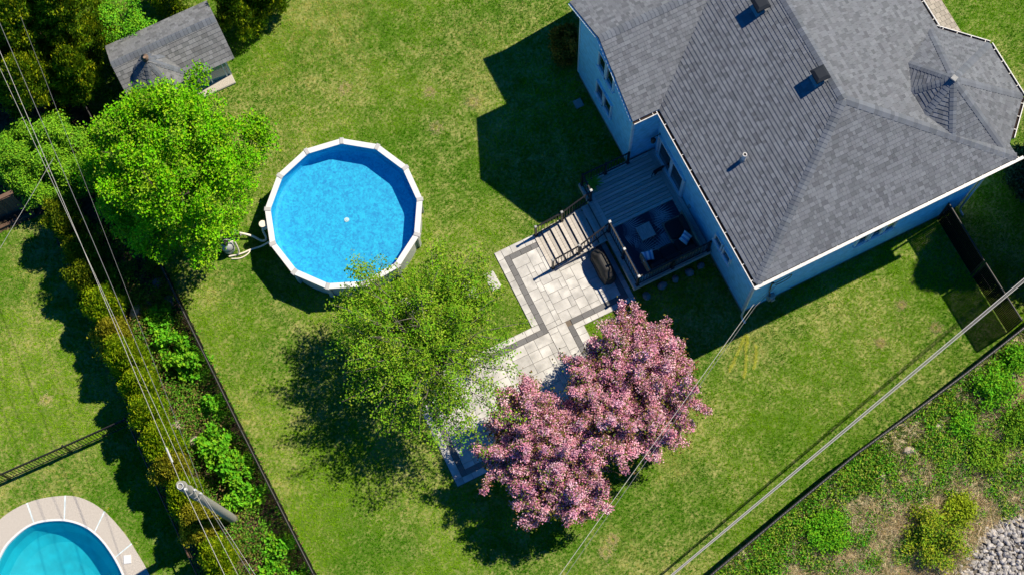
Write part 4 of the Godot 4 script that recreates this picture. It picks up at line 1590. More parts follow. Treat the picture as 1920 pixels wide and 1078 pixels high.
func build_pole() -> void:
	var at := Vector3(-12.55, 0, 3.25)
	var t := thing("utility_pole", "weathered grey wooden utility pole leaning out of the green brush", "utility pole", at)
	var b := Builder.new()
	b.tube([at - Vector3(0, 0.2, 0), at + Vector3(0, 3, 0), at + Vector3(-0.02, 8.35, 0), at + Vector3(-0.02, 8.42, 0)], [0.17, 0.155, 0.13, 0.112], 16)
	part(t, "shaft", b, M.pole_wood)
	for y in [8.05, 7.15, 6.45, 6.0]:
		var c := Builder.new()
		c.tube([at + Vector3(-0.015, y, 0), at + Vector3(-0.015, y + 0.05, 0)], [0.16, 0.16], 16)
		part(t, "band", c, M.grey_metal)
	for e in [[Vector3(0.05, 8.2, 0.16), 0.06], [Vector3(0.16, 7.2, 0.08), 0.05], [Vector3(0.18, 6.5, 0.1), 0.05]]:
		var c := Builder.new()
		c.tube([at + e[0] - Vector3(0, 0.06, 0), at + e[0] - Vector3(0, 0.02, 0), at + e[0] + Vector3(0, 0.02, 0), at + e[0] + Vector3(0, 0.06, 0)], [e[1], e[1] * 0.7, e[1], e[1] * 0.6], 10)
		part(t, "insulator", c, M.rim)
	var ring := Builder.new()
	var rp := []
	var rr := []
	for k in 17:
		rp.append(at + Vector3(-0.02 + cos(TAU * k / 16) * 0.09, 8.46, 0.06 + sin(TAU * k / 16) * 0.09))
		rr.append(0.012)
	ring.tube(rp, rr, 6, false)
	part(t, "wire_ring", ring, M.rim)
	var sp := Builder.new()
	sp.tube([Vector3(-12.55, 8.1, 1.95), Vector3(-12.55, 8.1, 2.45)], [0.035, 0.035], 8)
	part(t, "splice_sleeve", sp, M.grey_plastic)
	# lines towards the top of the picture
	cable("pale top cable running from pole head past the maple", [at + Vector3(0, 8.25, -0.1), Vector3(-12.36, 8.1, -15.0)], 0.0085, 0.12, M.cable_pale)
	cable("second pale cable beside the top one, lower on the pole", [at + Vector3(0.15, 7.5, -0.1), Vector3(-12.72, 7.7, -15.0)], 0.007, 0.15, M.cable_pale)
	cable("braided grey cable on the maple side of the pole", [at + Vector3(0.2, 6.8, -0.05), Vector3(-12.2, 6.7, -15.0)], 0.010, 0.1, M.cable_grey)
	cable("thin dark line nearest the maple on the pole side", [at + Vector3(0.2, 5.9, 0), Vector3(-11.6, 5.6, -15.0)], 0.006, 0.1, M.cable_grey)
	# lines towards the bottom of the picture
	cable("pale top cable running from pole head over the last cedar", [at + Vector3(0.03, 8.25, 0.15), Vector3(-12.4, 8.1, 9.0)], 0.009, 0.03, M.cable_pale)
	cable("slack pale cable leaving the pole below the head", [at + Vector3(0.15, 7.3, 0.1), Vector3(-12.1, 7.0, 9.0)], 0.007, 0.1, M.cable_pale)
	cable("grey cable leaving mid pole towards the bottom edge", [at + Vector3(0.18, 6.6, 0.1), Vector3(-11.6, 6.6, 9.0)], 0.009, 0.06, M.cable_grey)
	cable("rightmost pale line below the pole at the bottom edge", [at + Vector3(0.18, 6.1, 0.1), Vector3(-11.45, 6.3, 9.0)], 0.007, 0.05, M.cable_pale)
	cable("thin wire crossing from the pole line to the left edge", [Vector3(-12.4, 6.4, -9.2), Vector3(-18.5, 5.2, -5.2)], 0.007, 0.05, M.cable_pale)
	# house supply and street cable bundle
	cable("pale service wire slanting from house corner past pink tree", [Vector3(7.75, 3.3, 4.85), Vector3(6.75, 3.4, 5.13), Vector3(-3.35, 5.5, 10.5), Vector3(-9.0, 6.8, 13.5)], 0.008, 0.02, M.cable_pale, "house supply wires")
	cable("thin dark wire twisted along the pale service wire", [Vector3(7.85, 3.35, 4.85), Vector3(6.8, 3.42, 5.2), Vector3(-3.2, 5.45, 10.6), Vector3(-9.0, 6.7, 13.6)], 0.007, 0.05, M.cable_grey, "house supply wires")
	var up := Vector3(14.62, 4.45, 8.64)
	var dn := Vector3(0.05, 3.2, 11.93)
	var far := up + (up - dn) * 0.5
	var back := dn - (up - dn) * 0.4
	cable("upper pale cable of the bundle over the lower lawn", [back, dn, up, far], 0.016, 0.0, M.cable_pale, "cables over the lower lawn")
	cable("lower pale cable of the bundle over the lower lawn", [back + Vector3(0.0, 0, 0.05), dn + Vector3(0.0, 0.0, 0.05), up + Vector3(0.03, 0, 0.085), far + Vector3(0.05, 0, 0.12)], 0.014, 0.0, M.cable_pale, "cables over the lower lawn")
	cable("dark cable between the pale ones over the lower lawn", [back + Vector3(0, -0.03, 0.03), dn + Vector3(0.0, -0.03, 0.03), up + Vector3(0.02, -0.03, 0.045), far + Vector3(0.03, -0.03, 0.06)], 0.014, 0.0, M.cable_grey, "cables over the lower lawn")

# ------------------------------------------------------------------ shed
func build_shed() -> void:
	var t := thing("shed", "small garden shed with grey shingle roof and glazed front", "shed", Vector3(-7.6, 0, -13.0))
	var w := Builder.new()
	w.span(-9.35, -5.85, 0.0, 2.35, -14.1, -12.38)
	part(t, "wall", w, M.shed_wall)
	for x in [-9.34, -5.86]:
		var g := Builder.new()
		g.tri(Vector3(x, 2.35, -14.1), Vector3(x, 2.35, -12.0), Vector3(x, 3.28, -13.05), Vector3(signf(x + 7.6), 0, 0))
		part(t, "gable", g, M.shed_wall)
	var gl := Builder.new()
	gl.span(-7.3, -5.92, 0.15, 2.0, -12.375, -12.355)
	part(t, "glazing", gl, M.shed_glass)
	for x in [-7.3, -6.65, -6.05, -5.9]:
		var m := Builder.new()
		m.span(x - 0.025, x + 0.025, 0.1, 2.05, -12.37, -12.32)
		part(t, "mullion", m, M.white_trim)
	var sb := Builder.new()
	sb.slab(Vector3(-6.7, 0.05, -12.2), Vector3(1.66, 0.14, 0.5), 0.03)
	part(t, "front_slab", sb, M.pool_concrete)
	var deck := Builder.new()
	var tabs := []
	var pal := [Color(0.27, 0.282, 0.305), Color(0.24, 0.25, 0.27), Color(0.19, 0.2, 0.215)]
	var sv := Vector3(0, 1.0, -1.3)
	var nv := Vector3(0, 1.0, 1.28)
	lay_shingles(tabs, deck, Vector3(-9.62, 2.4, -11.76), Vector3(1, 0, 0), sv.normalized(), [Vector2(0, 0), Vector2(4.1, 0), Vector2(4.1, sv.length()), Vector2(0, sv.length())], pal, 0.16)
	lay_shingles(tabs, deck, Vector3(-9.62, 2.4, -14.34), Vector3(1, 0, 0), nv.normalized(), [Vector2(0, 0), Vector2(4.1, 0), Vector2(4.1, nv.length()), Vector2(0, nv.length())], pal, 0.16)
	# little eight-sided roof over the bay
	var apex := Vector3(-8.4, 3.72, -12.5)
	var cs := []
	for k in 8:
		var a := TAU * (k + 0.5) / 8.0
		cs.append(Vector3(-8.4 + cos(a) * 1.12, 2.62, -12.4 + sin(a) * 1.12))
	var faces := []
	for k in 8:
		var a: Vector3 = cs[k]
		var b: Vector3 = cs[(k + 1) % 8]
		var u := (b - a).normalized()
		var up := apex - (a + b) * 0.5
		up -= u * up.dot(u)
		lay_shingles(tabs, deck, a, u, up.normalized(), [Vector2(0, 0), Vector2(a.distance_to(b), 0), Vector2(a.distance_to(b) * 0.5, up.length())], pal, 0.16)
		var nn := u.cross(up).normalized()
		faces.append(nn if nn.y > 0 else -nn)
	var roof := part(t, "roof", deck, M.roof_deck)
	finish_shingles(t, roof, tabs)
	var caps := Builder.new()
	lay_caps(caps, Vector3(-9.62, 3.4, -13.06), Vector3(-5.52, 3.4, -13.06), Vector3(0, 1.3, 1.0).normalized(), Vector3(0, 1.28, -1.0).normalized(), 0.15)
	for k in 8: lay_caps(caps, cs[k], apex, faces[k], faces[(k + 7) % 8], 0.1)
	part(t, "ridge_caps", caps, M.shingle, roof).set_meta("kind", "stuff")
	var bay := Builder.new()
	var rings := []
	for y in [0.0, 2.62]:
		var r := []
		for k in 8: r.append(Vector3(-8.4 + cos(TAU * (k + 0.5) / 8) * 0.95, y, -12.4 + sin(TAU * (k + 0.5) / 8) * 0.95))
		rings.append(r)
	bay.loft(rings, true, true)
	part(t, "bay_wall", bay, M.shed_wall)
	var ch := Builder.new()
	ch.tube([apex - Vector3(0, 0.15, 0), apex + Vector3(0, 0.12, 0)], [0.1, 0.1], 12)
	part(t, "flue", ch, M.black_metal)
	var cc := Builder.new()
	cc.tube([apex + Vector3(0, 0.12, 0), apex + Vector3(0, 0.17, 0), apex + Vector3(0, 0.2, 0)], [0.13, 0.145, 0.05], 14)
	part(t, "flue_cap", cc, M.rusty_cap)

# ------------------------------------------------------------------ ground
func lawn_dryness(x: float, z: float) -> float:
	var d := noise_mid.get_noise_2d(x, z) * 0.34 + noise_wide.get_noise_2d(x, z) * 0.52 + noise_fine.get_noise_2d(x, z) * 0.62
	for s in dry_zones:
		var q: float = Vector2(x - s.x, z - s.y).length() / s.z
		if q < 1.6: d += s.w * exp(-q * q * 1.6)
	return d
var dry_zones := [Vector4(-2.3, -13.2, 2.8, 0.75), Vector4(-1.0, -10.5, 2.2, 0.25), Vector4(3.0, -9.5, 2.5, 0.42), Vector4(2.3, 8.1, 1.2, 0.75), Vector4(3.6, 6.6, 1.0, 0.4), Vector4(0.5, -13.0, 2.0, 0.5), Vector4(-5.2, -9.6, 1.0, 0.3), Vector4(-0.9, 9.8, 1.6, 0.5), Vector4(-7.2, -4.6, 1.0, 0.5), Vector4(-9.9, -5.0, 1.3, 0.4),
	Vector4(-10.6, 0.0, 0.7, 0.3), Vector4(-10.5, 3.0, 0.7, 0.35), Vector4(-4.6, -11.6, 1.0, 0.6), Vector4(6.9, 5.6, 1.2, 0.4), Vector4(11.0, 7.8, 0.2, 1.5), Vector4(13.07, 8.22, 0.24, 1.2), Vector4(-0.87, 9.81, 0.22, 1.4), Vector4(-1.3, 10.1, 0.3, 0.9),
	Vector4(-16.95, -3.74, 0.25, 1.4), Vector4(-16.0, -8.6, 1.6, 0.6), Vector4(-15.2, -2.6, 1.2, 0.35), Vector4(-17.2, -0.9, 1.6, 0.35), Vector4(-15.0, -0.9, 0.5, 0.6), Vector4(12.4, 6.9, 0.2, 1.0), Vector4(0.6, -8.3, 0.25, 0.9), Vector4(1.9, -7.2, 0.3, 0.7), Vector4(-2.2, -9.9, 0.3, 0.9),
	Vector4(0.2, -6.9, 0.3, 0.8), Vector4(-8.4, 1.2, 1.4, 0.25), Vector4(-6.6, 6.2, 1.5, 0.3), Vector4(8.6, 8.4, 2.0, 0.2)]

func streaks(x: float, z: float) -> bool:
	for s in [[6.81, 5.32, 5.6, 6.3], [6.62, 5.7, 5.98, 6.75], [6.93, 5.9, 6.45, 6.6], [6.8, 5.4, 6.62, 5.75], [6.85, 5.45, 6.93, 5.9]]:
		var a := Vector2(s[0], s[1])
		var b := Vector2(s[2], s[3])
		var p := Geometry2D.get_closest_point_to_segment(Vector2(x, z), a, b)
		if p.distance_to(Vector2(x, z)) < 0.03 + 0.03 * noise_fine.get_noise_2d(x * 2.0, z * 2.0): return true
	return false

func bank_line(x: float) -> float:
	if x < 7.9: return 12.45 - (x - 1.5) * 0.222
	return 11.03 - (x - 7.9) * 0.1735

# 0 lawn, 1 brushy strip, 2 weedy bank
func zone(x: float, z: float) -> int:
	if z > bank_line(x) + 0.1: return 3 if on_gravel(x, z, 0.1) else 2
	var fx := -11.14 + (z + 6.0) * 0.03
	if x < fx and x > -14.4: return 1
	if x < fx and z < -10.4: return 1
	return 0

func ground_texture() -> ImageTexture:
	var n := 1024
	var data := PackedByteArray()
	data.resize(n * n * 3)
	var q := 0
	for j in n:
		var z := -24.0 + 46.0 * (j + 0.5) / n
		for i in n:
			var x := -26.0 + 50.0 * (i + 0.5) / n
			var f := noise_fine.get_noise_2d(x * 1.7, z * 1.7)
			var r: float
			var g: float
			var b: float
			match zone(x, z):
				0:
					var d := clampf(noise_mid.get_noise_2d(x, z) * 0.4 + noise_wide.get_noise_2d(x, z) * 0.4 + 0.25 + f * 0.6, 0.0, 1.0)
					r = lerpf(0.08, 0.36, d)
					g = lerpf(0.16, 0.34, d)
					b = lerpf(0.012, 0.13, d)
				1:
					var d := clampf(0.4 + f * 0.9 + noise_mid.get_noise_2d(x, z) * 0.5, 0.0, 1.0)
					r = lerpf(0.035, 0.17, d)
					g = lerpf(0.026, 0.125, d)
					b = lerpf(0.017, 0.075, d)
				3:
					var d := clampf(0.5 + f, 0.0, 1.0)
					r = lerpf(0.05, 0.2, d)
					g = lerpf(0.045, 0.18, d)
					b = lerpf(0.04, 0.16, d)
				_:
					var d := clampf(0.45 + f * 0.9 + noise_mid.get_noise_2d(x, z) * 0.6, 0.0, 1.0)
					r = lerpf(0.36, 0.76, d)
					g = lerpf(0.31, 0.66, d)
					b = lerpf(0.19, 0.46, d)
			data[q] = int(255.0 * pow(r, 0.4545))
			data[q + 1] = int(255.0 * pow(g, 0.4545))
			data[q + 2] = int(255.0 * pow(b, 0.4545))
			q += 3
	return ImageTexture.create_from_image(Image.create_from_data(n, n, false, Image.FORMAT_RGB8, data))

func build_ground() -> void:
	var mid := Vector3(-19.1, 0, 3.2)
	var v := PackedVector3Array()
	var nn := PackedVector3Array()
	var uv := PackedVector2Array()
	var idx := PackedInt32Array()
	var m := pool_inner.size()
	var grow := [0.0, 1.0, 4.0, 10.0, 22.0, 45.0, 120.0, 700.0]
	for g in grow:
		for k in m:
			var p: Vector3 = pool_inner[k]
			var o := (p - mid).normalized()
			var w: Vector3 = p + o * (0.35 + g)
			v.append(w)
			nn.append(Vector3.UP)
			uv.append(Vector2((w.x + 26.0) / 50.0, (w.z + 24.0) / 46.0))
	for g in grow.size() - 1:
		for k in m:
			var a := g * m + k
			var b := g * m + (k + 1) % m
			if (v[b] - v[a]).cross(v[a + m] - v[a]).y > 0.0:
				idx.append_array([a, a + m, b, b, a + m, b + m])
			else:
				idx.append_array([a, b, a + m, b, b + m, a + m])
	var arr := []
	arr.resize(Mesh.ARRAY_MAX)
	arr[Mesh.ARRAY_VERTEX] = v
	arr[Mesh.ARRAY_NORMAL] = nn
	arr[Mesh.ARRAY_TEX_UV] = uv
	arr[Mesh.ARRAY_INDEX] = idx
	var mesh := ArrayMesh.new()
	mesh.add_surface_from_arrays(Mesh.PRIMITIVE_TRIANGLES, arr)
	var gm := StandardMaterial3D.new()
	gm.albedo_texture = ground_texture()
	gm.roughness = 1.0
	gm.metallic_specular = 0.1
	var o := MeshInstance3D.new()
	o.name = "ground"
	o.mesh = mesh
	o.material_override = gm
	add_child(o)
	o.set_meta("kind", "structure")

func built_over(x: float, z: float) -> bool:
	if x > -0.06 and x < 3.88 and z > -1.48 and z < 2.47: return true
	if x > -5.0 and x < 1.75 and z > 1.66 and z < 5.75: return true
	if x > 5.9 and z < 4.65 and z > -9.0 and x < 16.1 and (x > 7.0 or (z > -6.4 and z < -2.3)): return true
	if x > 15.0 and x < 17.7 and z > -0.4 and z < 4.3: return true
	if Vector2(x + 4.37, z + 4.89).length() < 2.76: return true
	if x > -9.4 and x < -5.8 and z < -11.95 and z > -14.2: return true
	if x > 19.02 and x < 19.82 and z < -0.9: return true
	for p in [[-0.53, -0.53], [-1.42, -0.56], [-2.25, -0.66], [-3.0, -0.78], [-3.75, -1.05]]:
		if absf(x - p[0]) < 0.2 and absf(z - p[1]) < 0.35: return true
	if x < -15.8 and z > -0.7 and Geometry2D.is_point_in_polygon(Vector2(x, z), outer_2d): return true
	return false
var outer_2d := PackedVector2Array()

func spot_in_view(margin: float) -> Vector2:
	var a := rng.randf_range(-margin, 1.0 + margin)
	var b := rng.randf_range(-margin, 1.0 + margin)
	var top := Vector2(-12.7, -19.3).lerp(Vector2(22.58, -1.51), a)
	var low := Vector2(-20.69, 1.38).lerp(Vector2(11.3, 17.17), a)
	return top.lerp(low, b)

func put_tuft(data: PackedFloat32Array, x: float, z: float, c: Color, s: float) -> void:
	var a := rng.randf() * TAU
	var l := rng.randf_range(0.8, 1.15)
	data.append_array([cos(a) * s, 0, sin(a) * s, x, 0, s, 0, 0.0, -sin(a) * s, 0, cos(a) * s, z, c.r * l, c.g * l, c.b * l, 1.0])

func build_grass() -> void:
	for p in pool_outer: outer_2d.append(Vector2(p.x, p.z))
	var data := PackedFloat32Array()
	var straw := Color(0.66, 0.61, 0.18)
	var g0 := Color(0.085, 0.315, 0.003)
	var g1 := Color(0.29, 0.53, 0.010)
	for k in LAWN_TRIES:
		var p := spot_in_view(0.03)
		if zone(p.x, p.y) != 0 or built_over(p.x, p.y): continue
		var d := lawn_dryness(p.x, p.y)
		if streaks(p.x, p.y): d = 0.9
		d += rng.randfn() * 0.24
		var f := clampf(0.44 + noise_wide.get_noise_2d(p.x + 40.0, p.y) * 1.3 + noise_mid.get_noise_2d(p.x * 0.6, p.y * 0.6 + 30.0) * 0.7 + rng.randfn() * 0.2, 0.0, 1.0)
		var c := g0.lerp(g1, f).lerp(straw, clampf((d - 0.29) * 1.25, 0.0, 0.92))
		var l := rng.randf_range(0.82, 1.18)
		var a := rng.randf() * TAU
		var s := rng.randf_range(0.75, 1.25)
		data.append_array([cos(a) * s, 0, sin(a) * s, p.x, 0, s, 0, 0.0, -sin(a) * s, 0, cos(a) * s, p.y, c.r * l, c.g * l, c.b * l, 1.0])
	for e in [[6.81, 5.32, 5.6, 6.3, 1.2], [6.62, 5.7, 5.98, 6.75, 1.0], [6.93, 5.9, 6.45, 6.6, 0.8], [6.8, 5.4, 6.62, 5.75, 0.8]]:
		for k in int(300 * e[4]):
			var f := rng.randf()
			put_tuft(data, lerpf(e[0], e[2], f) + rng.randfn() * 0.02 + 0.05 * sin(f * 3.1), lerpf(e[1], e[3], f) + rng.randfn() * 0.02, Color(0.80, 0.82, 0.20), 1.0)
	for s in dry_zones:
		if s.z < 0.35:
			for k in 170:
				var a := rng.randf() * TAU
				var r: float = s.z * (0.35 + absf(rng.randfn()) * 0.4)
				put_tuft(data, s.x + cos(a) * r, s.y + sin(a) * r, Color(0.74, 0.67, 0.38), 0.9)
	# a few dandelions among the grass
	for k in 70:
		var p := spot_in_view(0.0)
		if zone(p.x, p.y) == 0 and not built_over(p.x, p.y) and p.x < -11.0: put_tuft(data, p.x, p.y, Color(0.85, 0.7, 0.02), 1.3)
	var o := scatter(self, "grass", grass_tuft(9, 0.05, 0.05, 0.014), M.grass, Cloud.new(), data)
	tag(o, "mown lawn grass with dry straw patches", "grass", "", "stuff")
	# longer grass and weeds on the bank, some green and some dead
	var bank := Cloud.new()
	var dead := Cloud.new()
	var greens := [Color(0.10, 0.30, 0.015), Color(0.17, 0.36, 0.02), Color(0.24, 0.36, 0.03), Color(0.08, 0.34, 0.02), Color(0.05, 0.17, 0.015), Color(0.3, 0.36, 0.06)]
	var leaves := Cloud.new()
	var tans := [Color(0.74, 0.62, 0.40), Color(0.64, 0.51, 0.31), Color(0.80, 0.71, 0.5)]
	for k in 90000:
		var p := Vector2(rng.randf_range(0.0, 17.5), rng.randf_range(9.0, 18.0))
		if zone(p.x, p.y) != 2: continue
		var e := p.y - bank_line(p.x)
		if on_gravel(p.x, p.y, 0.25): continue
		var n := noise_mid.get_noise_2d(p.x * 0.9 + 90.0, p.y * 0.9) * 0.9 + noise_wide.get_noise_2d(p.x * 1.3, p.y * 1.3 + 70.0) * 0.6
		var s := rng.randf_range(0.6, 1.5)
		var b := Basis(Vector3.UP, rng.randf() * TAU).scaled(Vector3(s, s, s))
		if n > (-0.22 if e < 0.9 + p.x * 0.02 and p.x < 9.0 else 0.13 + (0.16 if e > 2.6 else 0.0)) + rng.randfn() * 0.14:
			bank.add(Vector3(p.x, 0, p.y), b, blend(greens, 0.25))
			if rng.randf() < 0.5: leaves.add(Vector3(p.x, rng.randf_range(0.05, 0.2), p.y), some_turn(rng.randf_range(0.5, 1.1)), blend(greens, 0.25))
		elif rng.randf() < 0.62 and (e > 1.4 or rng.randf() < 0.25):
			if rng.randf() < 0.2: bank.add(Vector3(p.x, 0, p.y), b, blend(greens, 0.25))
			else: dead.add(Vector3(p.x, 0, p.y), b, blend(tans, 0.2))
		elif rng.randf() < 0.3:
			bank.add(Vector3(p.x, 0, p.y), b, blend(greens, 0.25))
	var wg := scatter(self, "weeds", grass_tuft(10, 0.15, 0.1, 0.022), M.leaf, bank)
	tag(wg, "green weeds and long grass on the bank below the boundary fence", "weeds", "", "stuff")
	var lg := scatter(self, "leafy_weeds", M.mesh_leaf_small, M.leaf, leaves)
	tag(lg, "broad-leaved weeds among the long grass on the bank", "weeds", "", "stuff")
	var dg := scatter(self, "dead_grass", grass_tuft(10, 0.3, 0.12, 0.014), M.leaf, dead)
	tag(dg, "flattened dead straw grass on the weedy bank", "dead grass", "", "stuff")
	# ground cover in the strip behind the garden fence
	var cover := Cloud.new()
	for k in 17000:
		var p := Vector2(rng.randf_range(-14.3, -10.8), rng.randf_range(-9.0, 8.5))
		if zone(p.x, p.y) != 1: continue
		if noise_mid.get_noise_2d(p.x * 0.7 + 12.0, p.y * 0.7) < 0.0 and rng.randf() < 0.8: continue
		cover.add(Vector3(p.x, pow(rng.randf(), 2.0) * 0.45 + 0.03, p.y), some_turn(rng.randf_range(0.5, 1.2)), blend([Color(0.07, 0.24, 0.015), Color(0.11, 0.3, 0.02), Color(0.17, 0.26, 0.03), Color(0.2, 0.15, 0.06)], 0.3))
	var co := scatter(self, "ground_cover", M.mesh_leaf_small, M.leaf, cover)
	tag(co, "low green ground cover in the strip behind the black fence", "ground cover", "", "stuff")
	# railway-like gravel at the lower right corner
	var gr := Cloud.new()
	for k in 5200:
		var p := Vector2(rng.randf_range(8.5, 16.0), rng.randf_range(14.0, 18.5))
		if not on_gravel(p.x, p.y, rng.randfn() * 0.15): continue
		var s := pow(rng.randf(), 1.6) * 1.1 + 0.35
		var f := rng.randf_range(0.2, 0.5)
		gr.add(Vector3(p.x, rng.randf_range(0.0, 0.07), p.y), some_turn(s) * Basis(Vector3(1, 0.3, 0).normalized(), rng.randf() * TAU), Color(f, f * 0.95, f * 0.92))
	var go := scatter(self, "gravel", rock_mesh(0.075), M.stone, gr)
	tag(go, "grey gravel at the foot of the weedy bank", "gravel", "", "stuff")

func on_gravel(x: float, z: float, slack: float) -> bool:
	return (z - 16.1) + (x - 9.3) * 0.6 > slack and z > 15.15 + slack + maxf(0.0, x - 11.5) * 0.1

func rock_mesh(r: float) -> ArrayMesh:
	var b := Builder.new()
	var rings := []
	var seed_dirs := []
	for k in 6: seed_dirs.append([Vector3(rng.randfn(), rng.randfn(), rng.randfn()).normalized(), rng.randf_range(0.6, 0.9)])
	for i in 6:
		var f := -0.5 * PI + PI * (i + 0.35) / 5.7
		var ring := []
		for k in 8:
			var a := TAU * k / 8.0
			var d := Vector3(cos(a) * cos(f), sin(f), sin(a) * cos(f))
			var rr := r
			for s in seed_dirs:
				var q: float = d.dot(s[0])
				if q > 0.05: rr = minf(rr, r * s[1] / q)
			ring.append(Vector3(d.x * rr * 1.25, d.y * rr * 0.8, d.z * rr))
		rings.append(ring)
	b.loft(rings, true, true)
	return b.mesh()

# ------------------------------------------------------------------ trees
# sprays set along slender shoots that point outwards from the middle of a lobe
func shoot_crown(cl: Cloud, alt: Cloud, centre: Vector3, rad: Vector3, shoots: int, per_shoot: int, thick: float, pal: Array, alt_pal: Array, alt_share: float, size: Vector2, inner := 0.4, low := -0.2, wood: Builder = null) -> void:
	for k in shoots:
		var d := Vector3(rng.randfn(), rng.randfn() * 0.9 + 0.25, rng.randfn()).normalized()
		if d.y < low: d.y = rng.randf_range(low, 0.3)
		var reach := rng.randf_range(0.6, 1.06) if rng.randf() < 0.8 else rng.randf_range(1.06, 1.32)
		var a := centre + d * rad * (reach - inner) 
		var e := centre + d * rad * reach + Vector3(rng.randfn(), rng.randfn() * 0.5 + 0.2, rng.randfn()) * 0.18
		var bow := Vector3(rng.randfn(), rng.randfn(), rng.randfn()) * 0.1
		var tone := rng.randf_range(0.85, 1.15)
		if wood: wood.tube([a, a.lerp(e, 0.5) + bow, e], [0.016, 0.011, 0.004], 4, false)
		for q in per_shoot:
			var f := pow(rng.randf(), 0.75)
			var p := a.lerp(e, f) + bow * 4.0 * f * (1.0 - f)
			p += Vector3(rng.randfn(), rng.randfn(), rng.randfn()) * thick * (1.05 - f * 0.55)
			if rng.randf() < alt_share:
				alt.add(p, some_turn(rng.randf_range(size.x, size.y)), blend(alt_pal))
			else:
				var c := blend(pal)
				cl.add(p, some_turn(rng.randf_range(size.x, size.y)), Color(c.r * tone, c.g * tone, c.b * tone))

